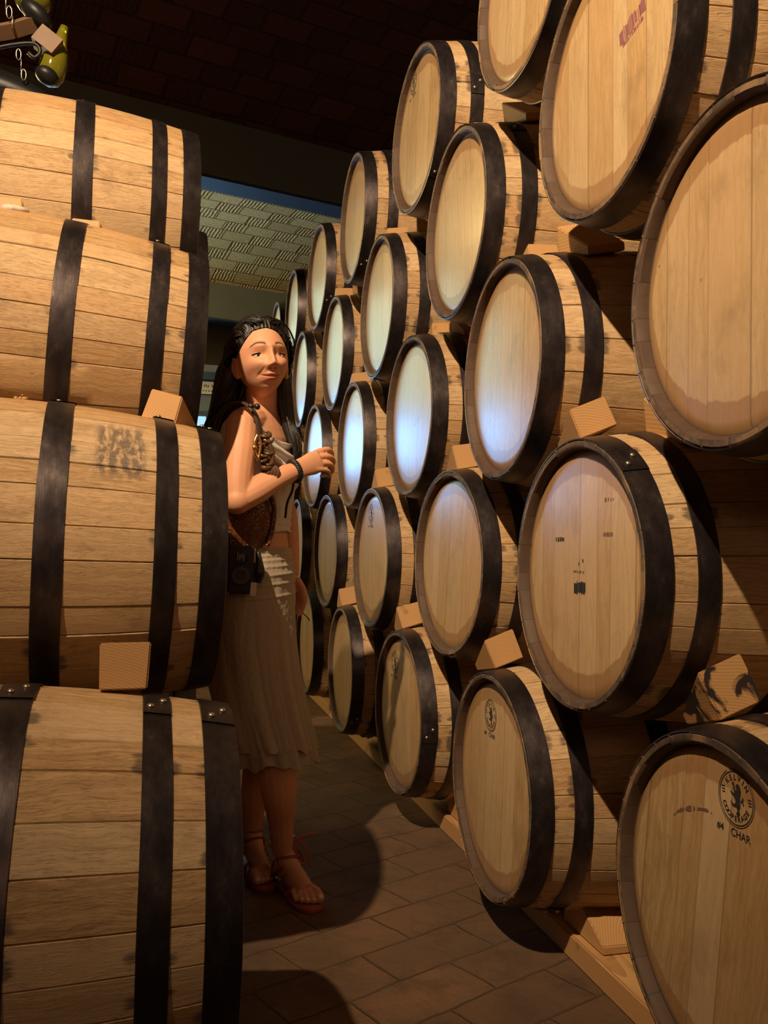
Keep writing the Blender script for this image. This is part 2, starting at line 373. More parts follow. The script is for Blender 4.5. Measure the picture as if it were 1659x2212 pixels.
def flat(name, corners, mat, uv=None):
    bm = bmesh.new(); vs = [bm.verts.new(c) for c in corners]; f = bm.faces.new(vs)
    me = bpy.data.meshes.new(name); bm.to_mesh(me); bm.free(); me.materials.append(mat)
    return obj(name, me)
X0, X1, Y0, Y1, ZC = -4.5, 3.2, -3.2, 13.2, 4.15
def slab(name, lo, hi, mat):
    bm = bmesh.new(); c = [(a+b)/2 for a, b in zip(lo, hi)]; h = [(b-a)/2 for a, b in zip(lo, hi)]
    bm_box(bm, c, h); o = obj(name, mesh_of(name, bm, mat, smooth=False)); tag(o, kind='structure'); return o
slab('floor', (X0, Y0, -.12), (X1, Y1, 0), M_FLOOR)
slab('wall_right', (X1, Y0, 0), (X1+.15, Y1, 5.2), M_WALL)
slab('wall_left', (X0-.15, Y0, 0), (X0, Y1, 5.2), M_WALL)
slab('wall_back', (X0, Y0-.15, 0), (X1, Y0, 5.2), M_WALL)
slab('wall_front', (X0, Y1, 0), (X1, Y1+.15, 5.2), M_WALL)
# the beams and brick vaults run a little askew to the barrel rows
BD = V((.966, .259, 0)).normalized(); BN = V((-BD.y, BD.x, 0))
def beamline(s0):            # centre point of the line at the signed distance s0 along BN
    return BN*s0
def beam_obj(name, s, z0, z1, wid, mat):
    bm = bmesh.new(); Mx = Matrix((BD, BN, V((0, 0, 1)))).transposed()
    bm_box(bm, BN*(s+wid/2) + V((0, 0, (z0+z1)/2)), (9.0, wid/2, (z1-z0)/2), Mx)
    o = obj(name, mesh_of(name, bm, mat, smooth=False)); tag(o, kind='structure'); return o
def s_of(x, y): return V((x, y, 0)).dot(BN)
SB = [s_of(.27, 6.04) + 3.78*k for k in range(-3, 3)]
k = 0
for i, s in enumerate(SB):
    beam_obj('trim_%d' % (2*i+1), s, 3.42, 3.86, .24, M_BEAM)
    beam_obj('trim_%d' % (2*i+2), s, 3.400, 3.42, .22, M_BLUE)
def vault(name, s0, s1, mat):
    bm = bmesh.new(); uvl = bm.loops.layers.uv.new('UVMap'); n = 22; grid = []
    for i in range(n+1):
        t = i/n; s = s0+(s1-s0)*t; z = 3.80 + .40*math.sin(PI*t)**.85
        grid.append([bm.verts.new(BN*s + BD*q + V((0, 0, z))) for q in (-9, -3, 0, 3, 9)])
    q = (-9, -3, 0, 3, 9)
    for i in range(n):
        for j in range(4):
            f = bm.faces.new((grid[i][j], grid[i+1][j], grid[i+1][j+1], grid[i][j+1]))
            for l, (a, b) in zip(f.loops, ((i, j), (i+1, j), (i+1, j+1), (i, j+1))): l[uvl].uv = (q[b]+20, a/n*(s1-s0)*1.04+10)
    o = obj(name, mesh_of(name, bm, mat)); tag(o, kind='structure')
    return o
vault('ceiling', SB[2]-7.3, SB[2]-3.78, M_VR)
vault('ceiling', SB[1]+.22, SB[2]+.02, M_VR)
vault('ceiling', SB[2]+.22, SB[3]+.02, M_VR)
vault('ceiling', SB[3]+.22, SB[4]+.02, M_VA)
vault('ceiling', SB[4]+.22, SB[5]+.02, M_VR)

# ------------------------------------------------------------------ barrels
BL, RC, RB = .89, .277, .3185          # length, chime radius, bilge radius
def prof(s): return RC + (RB-RC)*(1-((s-BL/2)/(BL/2))**2)
HOOPS = ((.000, .052), (.097, .140), (.297, .350), (.540, .593), (.750, .793), (.838, .890))
def ringpt(x, r, a): return V((x, r*math.sin(a), r*math.cos(a)))

def staves_mesh(seed, mat):
    rg = random.Random(seed); bm = bmesh.new(); uvl = bm.loops.layers.uv.new('UVMap')
    ws = [rg.uniform(.7, 1.35) for _ in range(27)]; tot = sum(ws); edges = [0]
    for q in ws: edges.append(edges[-1]+q/tot*2*PI)
    xs = [BL*i/26 for i in range(27)]
    jit = [rg.uniform(-.0012, .0012) for _ in ws]
    for k in range(len(ws)):
        a0, a1 = edges[k], edges[k+1]; cols = [0, .03, .35, .65, .97, 1]
        grid = []
        for x in xs:
            row = []
            for c in cols:
                r = prof(x) + jit[k] - (.0022 if c in (0, 1) else 0)
                row.append(bm.verts.new(ringpt(x, r, a0+(a1-a0)*c)))
            grid.append(row)
        for i in range(26):
            for j in range(5):
                f = bm.faces.new((grid[i][j], grid[i][j+1], grid[i+1][j+1], grid[i+1][j])); f.material_index = 0
                vals = ((i, j), (i, j+1), (i+1, j+1), (i+1, j))
                for l, (p, q) in zip(f.loops, vals): l[uvl].uv = (k + cols[q]*.998+.001, xs[p])
        # the end of each stave: rim, bevel and the inner wall down to the head, at both ends
        for side in (0, 1):
            sx = (lambda d: d) if side == 0 else (lambda d: BL-d)
            fr = ((0.004, RC+jit[k]-.001), (0.0, RC-.003), (0.0, .2645+jit[k]), (.004, .2600), (.021, .2570), (.024, .2450))
            rows = []
            for (d, r) in fr:
                rows.append([bm.verts.new(ringpt(sx(d), r, a0+(a1-a0)*c)) for c in (0.004, .35, .65, .996)])
            for p in range(len(fr)-1):
                for j in range(3):
                    q = (rows[p][j], rows[p+1][j], rows[p+1][j+1], rows[p][j+1])
                    f = bm.faces.new(q if side == 0 else tuple(reversed(q))); f.material_index = 1 if p < 2 else 2
                    for l in f.loops: l[uvl].uv = (k+.5, 0)
    me = mesh_of('staves', bm, [mat, M_CH, M_CR], recalc=False)
    sharp(me, 40); return me

def head_mesh():
    bm = bmesh.new(); n = 96
    rings = []
    for (x, r) in ((.040, .2550), (.0225, .2550), (.0185, .247), (.017, .234)):
        rings.append([ringpt(x, r, 2*PI*i/n) for i in range(n)])
    R = bm_rings(bm, rings, cap=False)
    bm.faces.new(R[-1]); bm.faces.new(list(reversed(R[0])))
    me = mesh_of('head', bm, M_HD); sharp(me, 30); return me

def hoop_mesh(x0, x1, seed, chime):
    rg = random.Random(seed); bm = bmesh.new(); uvl = bm.loops.layers.uv.new('UVMap'); n = 96; T = .0028
    prof_pts = [(x0, 0.0), (x0+.0008, T), (x0*.67+x1*.33, T*1.05), (x0*.33+x1*.67, T*1.05), (x1-.0008, T), (x1, 0.0)]
    wv = [rg.uniform(-.0010, .0010) for _ in range(7)]
    def wob(i): return sum(w*math.sin(2*PI*(j+2)*i/n + j*1.7) for j, w in enumerate(wv))*.6
    R = []
    for (x, t) in prof_pts: R.append([bm.verts.new(ringpt(x + wob(i)*(0 if chime else 1), prof(x)+t+.0004, 2*PI*i/n)) for i in range(n)])
    for a in range(len(R)-1):
        for i in range(n):
            j = (i+1) % n; f = bm.faces.new((R[a][i], R[a][j], R[a+1][j], R[a+1][i]))
            for l, (p, q) in zip(f.loops, ((a, i), (a, i+1), (a+1, i+1), (a+1, i))): l[uvl].uv = (q/n*4, prof_pts[p][0])
    # the riveted lap of the band
    for side in (1,):
        m = 6; lap = []
        for (x, t) in prof_pts:
            lap.append([bm.verts.new(ringpt(x, prof(x)+t+T*1.0, -.11+.22*i/m)) for i in range(m+1)])
        for a in range(len(lap)-1):
            for i in range(m):
                f = bm.faces.new((lap[a][i], lap[a][i+1], lap[a+1][i+1], lap[a+1][i]))
                for l, (p, q) in zip(f.loops, ((a, i), (a, i+1), (a+1, i+1), (a+1, i))): l[uvl].uv = (q/30+9, prof_pts[p][0])
    me = mesh_of('hoop', bm, M_IR, recalc=False); sharp(me, 35); return me
def rivet_mesh(x0, x1):
    bm = bmesh.new()
    xm = (x0+x1)/2
    for (x, a) in ((xm-.009, -.045), (xm+.010, .040)):
        c = ringpt(x, prof(x)+.0062, a); M = Matrix.Rotation(-a, 3, 'X')
        bm_ball(bm, c, (.0062, .0062, .0042), 10, M)
    return mesh_of('rivet', bm, M_RIV)

STV = [staves_mesh(20+i, M_ST) for i in range(4)]
HOOPM = [hoop_mesh(a, b, i, i in (0, 5)) for i, (a, b) in enumerate(HOOPS)]
RIVM = [rivet_mesh(a, b) for a, b in HOOPS]
HEADM = head_mesh()

def make_barrel(loc, yaw=0.0, roll=0.0, seed=0, left=False, label='', group=None, head_roll=0.0):
    rg = random.Random(seed)
    t = empty('oak_barrel', loc, (0, 0, yaw + (PI if left else 0)))
    tag(t, label, 'barrel', group)
    o = obj('staves', STV[seed % 4], t, rot=(roll, 0, 0))
    h = obj('head', HEADM, t, rot=(head_roll, 0, 0)); h['label'] = 'pale oak head set inside the rim'
    h2 = obj('head', HEADM, t, loc=(BL, 0, 0), rot=(0, 0, PI))
    for i, (a, b) in enumerate(HOOPS):
        hr = rg.uniform(0, 2*PI) if not left else rg.uniform(-.22, .05)
        hp = obj('hoop', HOOPM[i], t, rot=(hr, 0, 0))
        obj('rivet', RIVM[i], hp)
    return t

RIGHT = {(1,0):(0.857,1.240,0.421,-0.001), (1,1):(0.842,2.134,0.383,-0.015), (1,2):(0.851,3.027,0.395,0.023), (1,3):(0.846,3.966,0.406,-0.010), (1,4):(0.840,4.868,0.422,0.004), (1,5):(0.845,5.770,0.411,0.000), (2,0):(0.852,1.700,0.933,0.013), (2,1):(0.874,2.583,0.928,0.052), (2,2):(0.860,3.500,0.918,0.012), (2,3):(0.855,4.413,0.929,0.019), (2,4):(0.850,5.313,0.941,-0.012), (2,5):(0.850,6.218,0.939,0.000), (3,0):(0.854,1.198,1.425,-0.000), (3,1):(0.853,2.124,1.434,-0.030), (3,2):(0.867,3.005,1.428,0.012), (3,3):(0.865,3.921,1.416,-0.004), (3,4):(0.854,4.820,1.439,0.017), (3,5):(0.851,5.725,1.447,-0.000), (3,6):(0.855,6.632,1.443,0.000), (4,0):(0.849,1.605,1.933,0.005), (4,1):(0.863,2.528,1.946,-0.005), (4,2):(0.853,3.438,1.919,-0.010), (4,3):(0.859,4.344,1.912,-0.007), (4,4):(0.844,5.246,1.932,-0.003), (4,5):(0.850,6.155,1.937,0.000), (5,1):(0.854,2.038,2.421,-0.000), (5,2):(0.864,2.967,2.427,0.015), (5,3):(0.841,3.858,2.418,-0.018), (5,4):(0.848,4.765,2.410,0.008), (5,5):(0.851,5.674,2.425,-0.003), (5,6):(0.869,6.564,2.445,0.001)}
ORD = ['nearest', 'second', 'third', 'fourth', 'fifth', 'sixth', 'seventh']
ROWN = {1: 'bottom row', 2: 'second row up', 3: 'middle row', 4: 'fourth row up', 5: 'top row'}
LABELS = {
 (1,0): 'oak barrel with round KELVIN stamp and #4 CHAR, bottom right corner, cut by the frame',
 (1,1): 'oak barrel with small black round stamp, second from the near end of the bottom row',
 (1,2): 'oak barrel with faint round stamp, third from the near end of the bottom row',
 (2,0): 'large golden oak barrel with dark ink square mid-head, nearest of the second row up',
 (2,2): 'dull oak barrel with dark split in its head, third from near in second row up',
 (3,0): 'huge cropped oak barrel at the right edge, nearest of the middle row',
 (3,1): 'oak barrel with blue-lit head edge, second from near in middle row',  # the blue on its edge comes from the far window light
 (4,0): 'big oak barrel with faded purple lettering on its head, nearest of fourth row up',
 (5,1): 'oak barrel cut off by the top of the photo, nearest of the top row',
 (5,2): 'oak barrel with round lion stamp near the top of its pale head, top row'}
def stack_label(k):
    r, i = k
    if k in LABELS: return LABELS[k]
    n = i if r == 5 else i+1
    return 'oak barrel, %s from the near end of the %s, right stack' % (ORD[n-1], ROWN[r])
RB_OBJ = {}
for k, (x, y, z, yw) in RIGHT.items():
    rg = random.Random(hash(k) % 999)
    RB_OBJ[k] = make_barrel((x, y, z), yw, rg.uniform(0, 6.28), k[0]*7+k[1]*3, False, stack_label(k), 'oak barrels stacked on the right of the aisle', rg.uniform(-.12, .12))
# a few heads stand noticeably turned
for k, a in {(1,0): .12, (2,0): .0, (3,0): .0, (1,1): .05, (4,0): -.02}.items():
    for ch in RB_OBJ[k].children:
        if ch.name.startswith('head') and ch.location.x < .1: ch.rotation_euler.x = a
LEFT = [((.135, 1.506, .438), 'dark-hooped oak barrel at the bottom left, lowest of the left stack'),
        ((.136, 2.025, .949), 'oak barrel with smudged grey stencil ink, second up in the left stack'),
        ((.112, 2.432, 1.450), 'oak barrel with torn tape on top, third up in the left stack'),
        ((.104, 2.882, 1.970), 'oak barrel with open stave cracks, topmost at the left edge'),
        ((.200, 3.772, 1.961), 'oak barrel peeking from behind the topmost left barrel, only its rim showing'),
        ((.120, 2.411, .439), 'oak barrel on the floor timbers right behind the lowest left barrel'), ((.110, 2.866, .942), 'oak barrel right behind the one with smudged grey stencil ink'),
        ((.115, 3.318, 1.443), 'oak barrel right behind the third left barrel with the torn tape'), ((.125, 3.318, .439), 'farthest oak barrel on the floor timbers of the left stack'), ((.120, 3.775, .942), 'farthest oak barrel in the second row of the left stack')]
LROLL = [.35, .10, 2.2, 3.4, 1, 2, 3, 4, 5, 6]
for i, (p, lb) in enumerate(LEFT):
    lbo = make_barrel(p, 0, LROLL[i], 31+i*3, True, lb or 'iron-hooped oak barrel hidden deeper in the left stack', 'oak barrels stacked on the left of the aisle' if lb else 'hidden barrels of the left stack')
    if i < 4: lbo.rotation_euler.y = (-.010, -.021, -.062, -.012)[i]; lbo.rotation_euler.z = PI + (.006, .046, .036, .069)[i]
    if i == 1:
        st_ = [c_ for c_ in lbo.children if c_.name.startswith('staves')][0]; st_.data = st_.data.copy(); st_.data.materials[0] = M_ST2

# ------------------------------------------------------------------ wooden wedges and runners
def wedge_mesh(wid, hgt, ln, tip, seed):
    rg = random.Random(seed); bm = bmesh.new()
    j = lambda: rg.uniform(-.003, .003)
    vs = [bm.verts.new(p) for p in ((j(), j(), 0), (wid+j(), j(), 0), (wid+j(), j(), hgt+j()), (j(), j(), hgt+j()),
                                    (0, ln, 0), (wid, ln, 0), (wid, ln, tip), (0, ln, tip))]
    for q in ((0,3,2,1), (4,5,6,7), (0,1,5,4), (3,7,6,2), (0,4,7,3), (1,2,6,5)): bm.faces.new([vs[i] for i in q])
    bmesh.ops.bevel(bm, geom=bm.edges[:], offset=.0025, segments=2, affect='EDGES')
    me = mesh_of('wedge_block', bm, M_BLK); sharp(me, 30); return me
def wedge(loc, rot, wid=.085, hgt=.080, ln=.20, tip=.02, seed=0, label='', group='pine wedges between the barrels', mat=None):
    me = wedge_mesh(wid, hgt, ln, tip, seed)
    if mat: me.materials[0] = mat
    o = obj('wooden_wedge', me, loc=loc, rot=rot); tag(o, label, 'wedge', group); return o
D = math.radians
def on_top(k, kup, dx, yoff, side, label, wid=.085, hgt=.08, ln=.12, ry=-12, rz=0, mat=None, tip=.02):
    """wedge lying on barrel k with its thick end out, its tip pushed under barrel kup"""
    x, y, z, _ = RIGHT[k]; r = prof(dx)+.004
    # angle of the thick end's lower edge round the lower barrel
    a = math.asin(max(-1, min(1, yoff/r)))
    p = V((x+dx, y + r*math.sin(a), z + r*math.cos(a)))
    if side > 0: rot = (-a-D(4), D(ry), D(rz))
    else:        rot = (a-D(4), -D(ry), PI+D(rz)); p.x += wid
    return wedge(p, rot, wid, hgt, ln, tip, k[0]*9+k[1], label, mat=mat)
on_top((1,0), (2,0), .070, .062, 1, 'square pine wedge with black paint smear above the bottom right barrel', ry=-20, mat=M_BLKS, hgt=.085, wid=.09)
on_top((1,1), (2,1), .032, .035, 1, 'pale wedge block between the stamped bottom barrel and the large golden barrel', ry=-18, rz=6)
on_top((1,2), (2,2), .030, .035, 1, 'small orange pine wedge above the third barrel of the bottom row', ry=-16)
on_top((1,3), (2,3), .015, .035, 1, 'dim reddish wedge above the fourth barrel of the bottom row', ry=-12)
on_top((2,0), (3,1), .035, .030, 1, 'pale triangular-looking wedge on top of the large golden barrel', ry=-22, hgt=.07, wid=.09)
on_top((2,1), (3,2), .045, .03, 1, 'narrow pine wedge under the barrel with blue-grey bleached head', ry=-10)
on_top((2,2), (3,3), .04, .03, 1, 'shadowed wedge on the third barrel of the second row', ry=-10)
on_top((3,1), (4,1), .10, .03, 1, 'rough pale wedge on top of the barrel with the blue-lit head edge', ry=-6, hgt=.05)
on_top((3,2), (4,2), .10, .03, 1, 'small wedge above the blue-lit barrel in the middle row', ry=-6, hgt=.05)
on_top((3,3), (4,3), .02, .03, 1, 'brown wedge at the right of a blue-lit barrel, middle row', ry=-10, hgt=.05)
on_top((4,1), (5,2), .08, .03, 1, 'pale wedge on the second barrel of the fourth row', ry=-6, hgt=.05)
on_top((4,2), (5,3), .06, .03, 1, 'peaked pale wedge on the third barrel of the fourth row', ry=-8, hgt=.05)
on_top((4,3), (5,4), .03, .03, 1, 'reddish wedge on the fourth barrel of the fourth row', ry=-8, hgt=.055)
on_top((2,0), (3,0), .15, -.03, -1, 'large dark wedge under the huge cropped barrel at right', wid=.10, hgt=.09, ln=.15)
on_top((3,1), (4,0), .15, -.03, -1, 'dark wedge under the barrel with faded purple lettering', wid=.10, hgt=.09, ln=.15)
on_top((4,1), (5,1), .15, -.03, -1, 'dark brown wedge under the nearest top-row barrel', wid=.10, hgt=.09, ln=.15)
on_top((3,2), (4,1), .15, -.03, -1, 'shadowed wedge under the second barrel of the fourth row', wid=.10, hgt=.085)
on_top((2,1), (3,1), .16, -.03, -1, 'shadowed wedge under the barrel with the blue-lit head edge', wid=.10, hgt=.085)
on_top((1,1), (2,0), .18, -.03, -1, 'shadowed wedge under the large golden barrel', wid=.10, hgt=.085)
# left stack
wedge((-.069, 1.497, .750), (D(-3), 0, 0), .076, .078, .17, .012, 71, 'square-ended pine wedge showing growth rings, on the lowest left barrel')
wedge((-.022, 2.03, 1.252), (D(-8), D(14), D(-30)), .080, .070, .15, .012, 72, 'tilted pale pine wedge on the second left barrel beside the woman')
wedge((-.215, 2.45, 1.775), (D(-5), D(4), D(-8)), .07, .05, .14, .010, 73, 'thin pale wedge lying on the third left barrel')
wedge((-.40, 2.43, 1.780), (D(-5), 0, 0), .068, .075, .15, .010, 74, 'orange-brown wedge cut by the left frame edge, on the third left barrel')

def timber(name, lo, hi, label, seed=0, rz=0.0, cat='timber', group=None):
    bm = bmesh.new(); h = [(b-a)/2 for a, b in zip(lo, hi)]; bm_box(bm, (0, 0, 0), h)
    bmesh.ops.bevel(bm, geom=bm.edges[:], offset=.004, segments=2, affect='EDGES')
    me = mesh_of(name, bm, M_BLK); sharp(me, 30)
    o = obj(name, me, loc=[(a+b)/2 for a, b in zip(lo, hi)], rot=(0, 0, rz)); tag(o, label, cat, group); return o
timber('runner_beam', (1.00, .6, 0), (1.09, 7.0, .060), 'long squared timber on the floor under the front of the right stack')
timber('runner_beam', (1.50, .6, 0), (1.59, 7.0, .060), 'long squared timber on the floor under the back of the right stack')
timber('runner_beam', (-.12, .9, 0), (-.03, 5.0, .10), 'long timber under the front of the left stack', group=None)
timber('runner_beam', (-.64, .9, 0), (-.55, 5.0, .10), 'long timber under the back of the left stack', group=None)
for i, (y0, s) in enumerate(((1.86, 1), (1.50, -1), (2.75, 1), (2.40, -1), (3.66, 1), (4.55, 1))):
    ln = .20; o = wedge((1.02 if s > 0 else 1.12, y0 + (0 if s < 0 else .20), .0615), (0, 0, 0 if s < 0 else PI), .10, .115, ln, .02, 80+i,
          ('floor wedge on the front runner, holding the %s' % ('near side of the second bottom barrel', 'far side of the bottom right barrel', 'near side of the third bottom barrel', 'far side of the second bottom barrel', 'near side of the fourth bottom barrel', 'near side of the fifth bottom barrel')[i]), 'pine wedges on the floor runners')
    if s > 0: o.location.x = 1.12; 

# ------------------------------------------------------------------ marks on the barrel heads
def text_mesh(txt, size, bold=.0):
    cu = bpy.data.curves.new('t', 'FONT'); cu.body = txt; cu.size = size; cu.align_x = 'CENTER'; cu.align_y = 'CENTER'; cu.offset = bold
    o = bpy.data.objects.new('t', cu); COL.objects.link(o); dg = bpy.context.evaluated_depsgraph_get()
    me = bpy.data.meshes.new_from_object(o.evaluated_get(dg)); bpy.data.objects.remove(o); bpy.data.curves.remove(cu)
    return me
def bm_add(bm, me, M):
    b2 = bmesh.new(); b2.from_mesh(me); bmesh.ops.transform(b2, matrix=M, verts=b2.verts); t = bpy.data.meshes.new('x'); b2.to_mesh(t); b2.free()
    bm.from_mesh(t); bpy.data.meshes.remove(t)
LION = [[(.02,.98),(.16,1.0),(.32,.96),(.42,.84),(.46,.68),(.54,.54),(.46,.44),(.54,.30),(.44,.22),(.48,.04),(.42,-.16),(.50,-.36),(.48,-.56),(.36,-.70),(.44,-.84),(.46,-1.02),(.30,-1.10),(.24,-1.28),(.16,-1.10),(.02,-1.04),(.10,-.94),(.18,-.86),(.14,-.70),(.02,-.60),(-.16,-.62),(-.34,-.62),(-.50,-.52),(-.60,-.36),(-.52,-.26),(-.44,-.38),(-.30,-.44),(-.12,-.40),(-.04,-.26),(-.16,-.06),(-.30,.10),(-.48,.14),(-.62,.24),(-.66,.42),(-.54,.38),(-.42,.32),(-.26,.28),(-.22,.40),(-.32,.60),(-.38,.78),(-.52,.86),(-.50,1.0),(-.38,1.04),(-.26,.96),(-.20,.78),(-.12,.58),(-.04,.50),(.04,.56),(-.02,.66),(-.10,.74),(-.06,.84)],
        [(.46,-.10),(.58,-.02),(.64,.16),(.72,.30),(.82,.16),(.80,-.08),(.90,-.22),(.80,-.34),(.72,-.20),(.70,.04),(.64,-.14),(.56,-.28)]]
def stamp_mesh(R=.043):
    bm = bmesh.new()
    def ring(r, w, z=0, a0=0, a1=2*PI):
        n = 64; q = []
        for i in range(n+1):
            a = a0+(a1-a0)*i/n; q.append((bm.verts.new((math.cos(a)*(r-w), math.sin(a)*(r-w), 0)), bm.verts.new((math.cos(a)*(r+w), math.sin(a)*(r+w), 0))))
        for a, b in zip(q, q[1:]): bm.faces.new((a[0], a[1], b[1], b[0]))
    ring(R*1.0, R*.013, 0, .8, 2.0); ring(R*1.0, R*.015, 0, 2.15, 7.0); ring(R*.92, R*.020)
    def arc(txt, r, amid, step, size, flip):
        n = len(txt)
        for i, ch in enumerate(txt):
            d = (i-(n-1)/2)*step; a = amid - d if not flip else amid + d
            M = Matrix.Translation((math.cos(a)*r, math.sin(a)*r, 0)) @ Matrix.Rotation(a-PI/2 if not flip else a+PI/2, 4, 'Z')
            bm_add(bm, text_mesh(ch, size, R*.008), M)
    arc('KELVIN', R*.72, PI/2-.02, .33, R*.28, False)
    arc('COOPERAGE', R*.72, -PI/2, .27, R*.27, True)
    for sx, a in ((-1, 170), (1, 2)):
        M = Matrix.Translation((math.cos(math.radians(a))*R*.74, math.sin(math.radians(a))*R*.74, 0)) @ Matrix.Rotation(-PI/2*sx*0+.1, 4, 'Z')
        for k in range(3):
            vs = [bm.verts.new(M @ V(((-.10+.02*k)*R, (.10-.10*k)*R, 0))), bm.verts.new(M @ V((.10*R, (.10-.10*k)*R, 0))), bm.verts.new(M @ V((.10*R, (.14-.10*k)*R, 0))), bm.verts.new(M @ V(((-.10+.02*k)*R, (.14-.10*k)*R, 0)))]
            bm.faces.new(vs)
    for poly in LION:
        vs = [bm.verts.new((x*R*.50, y*R*.52, 0)) for x, y in poly]
        f = bm.faces.new(vs); bmesh.ops.triangulate(bm, faces=[f])
    bm_add(bm, text_mesh('#4', R*.36, R*.006), Matrix.Translation((-.86*R, -1.24*R, 0)))
    bm_add(bm, text_mesh('CHAR', R*.40, R*.005), Matrix.Translation((.28*R, -1.24*R, 0)))
    # local x -> -y of the barrel, y -> z, facing -x
    bmesh.ops.transform(bm, matrix=Matrix(((0, 0, -1, 0), (-1, 0, 0, 0), (0, 1, 0, 0), (0, 0, 0, 1))), verts=bm.verts)
    return mesh_of('stamp', bm, M_INK, smooth=False, recalc=False)
STAMP = stamp_mesh()
def put_stamp(k, dy, dz, rot, scale=1.0):
    o = obj('stamp', STAMP, RB_OBJ[k], loc=(.0164, dy, dz), rot=(rot, 0, 0)); o.scale = (1, scale, scale); o['label'] = 'black round cooperage stamp with a lion'
put_stamp((1,0), -.050, .193, .02, 1.0)
put_stamp((1,1), .027, .168, .0, .95)
put_stamp((1,2), .079, .160, .0, .95)
put_stamp((2,2), .041, .180, .0, .95)
put_stamp((5,2), .072, .205, .0, .90)
put_stamp((2,4), .05, .17, .0, .95)
def strokes(k, dy, dz, w, h, n, seed, mat, rot=0, name='ink_mark', thin=.35):
    rg = random.Random(seed); bm = bmesh.new()
    for i in range(n):
        x = -w/2 + w*i/max(1, n-1) + rg.uniform(-.2, .2)*w/n; hw = w/n*thin*rg.uniform(.6, 1.5); a = h/2*rg.uniform(.6, 1.1); b = h/2*rg.uniform(.6, 1.1); t = rg.uniform(-.15, .15)*w/n
        vs = [bm.verts.new((0, -x+hw, -a)), bm.verts.new((0, -x-hw, -a*.9)), bm.verts.new((0, -x-hw+t, b)), bm.verts.new((0, -x+hw+t, b*.9))]
        bm.faces.new(vs)
    o = obj(name, mesh_of(name, bm, mat, smooth=False), RB_OBJ[k], loc=(.0165, dy, dz), rot=(rot, 0, 0)); return o
strokes((2,0), -.003, -.029, .046, .027, 15, 1, M_INK, thin=.55)
strokes((2,0), .004, .004, .040, .006, 6, 2, M_INK2)
strokes((2,0), .090, .071, .036, .011, 9, 3, M_INK)
strokes((2,0), -.115, .082, .034, .009, 8, 4, M_INK2)
strokes((2,0), -.120, .150, .030, .008, 4, 5, M_INK2)
strokes((4,0), -.100, .056, .090, .034, 17, 6, simple('purple_ink', (.23, .085, .10), .7), rot=-.22, thin=.38)
strokes((4,0), -.105, .036, .07, .010, 12, 8, bpy.data.materials['purple_ink'], rot=-.22)
def smear(k, pts, wid, mat, seed):
    rg = random.Random(seed); bm = bmesh.new(); P = smooth_path([(0, a, b) for a, b in pts], 8); pv = None
    for i, p in enumerate(P):
        wd = wid*rg.uniform(.3, 1.0)*math.sin(PI*min(1, (i+1)/len(P)*1.02))
        q = (bm.verts.new(p+V((0, 0, wd))), bm.verts.new(p-V((0, 0, wd*.8))))
        if pv and rg.random() < .86: bm.faces.new((pv[0], pv[1], q[1], q[0]))
        pv = q
    obj('ink_mark', mesh_of('ink_mark', bm, mat, smooth=False), RB_OBJ[k], loc=(.0165, 0, 0))
smear((1,0), [(.117, .117), (.10, .13), (.07, .142), (.03, .152), (.005, .152)], .006, M_INK2, 3)
# the split in the dull barrel of the second row
smear((2,2), [(-.030, .05), (-.034, -.06), (-.040, -.16), (-.046, -.235)], .004, M_INK, 5)

# ------------------------------------------------------------------ far end: lit window, panel, notice
M_WIN = bpy.data.materials.new('daylight_pane'); M_WIN.use_nodes = True
_n = M_WIN.node_tree; _b = _n.nodes['Principled BSDF']; _b.inputs['Base Color'].default_value = (.1, .2, .3, 1)
_b.inputs['Emission Color'].default_value = (.38, .72, 1, 1); _b.inputs['Emission Strength'].default_value = 1.2
M_FRAME = simple('window_frame_blue', (.06, .09, .13), .6, 0, .2, 10)
M_PANEL = simple('slate_panel', (.16, .20, .24), .7, 0, .2, 6)
M_PAPER = simple('notice_paper', (.62, .60, .55), .8, 0, .15, 12)
bm = bmesh.new()
for cx in (-1.9, -1.1, -.3, .35): bm_box(bm, (cx, 10.06, 1.75), (.30 if cx > 0 else .36, .01, .56))
win = obj('window_1', mesh_of('window_1', bm, M_WIN, smooth=False)); tag(win, kind='structure')
bm = bmesh.new()
for cx in (-2.3, -1.5, -.7, .10, .62): bm_box(bm, (cx, 10.05, 1.75), (.035, .035, .62))
for cz in (1.16, 1.75, 2.34): bm_box(bm, (-.84, 10.05, cz), (1.5, .03, .028))
bm_box(bm, (.46, 10.04, 2.0), (.015, .02, .34), Matrix.Rotation(.5, 3, 'Y'))
obj('window_frame', mesh_of('window_frame', bm, M_FRAME, smooth=False), win)
slab('wall_end', (-4.4, 10.12, 0), (3.1, 10.2, 2.9), M_PANEL)
slab('wall_light_block', (-4.4, 7.75, 0), (.78, 7.9, 1.52), M_PANEL)  # added unseen low wall, keeps window light off the floor and lower barrels
slab('trim_40', (-2.6, 10.0, 2.72), (1.3, 10.1, 2.80), M_BLUE)
bm = bmesh.new(); bm_box(bm, (.61, 10.085, 2.635), (.115, .006, .07))
sg = obj('notice', mesh_of('notice', bm, M_PAPER, smooth=False)); tag(sg, 'small whitish notice with faint dark lettering on the far wall, left of the woman', 'notice')
bm = bmesh.new(); rg = random.Random(4)
for i in range(7):
    bm_box(bm, (.56+.022*i + (.02 if i > 2 else 0), 10.077, 2.655), (.004, .001, .018 if i % 2 else .012), Matrix.Rotation(rg.uniform(-.6, .6), 3, 'Y'))
for i in range(4): bm_box(bm, (.55+.03*i, 10.077, 2.600), (.006, .001, .006))
lt = obj('lettering', mesh_of('lettering', bm, M_INK, smooth=False), sg); lt['label'] = 'faint dark lettering'

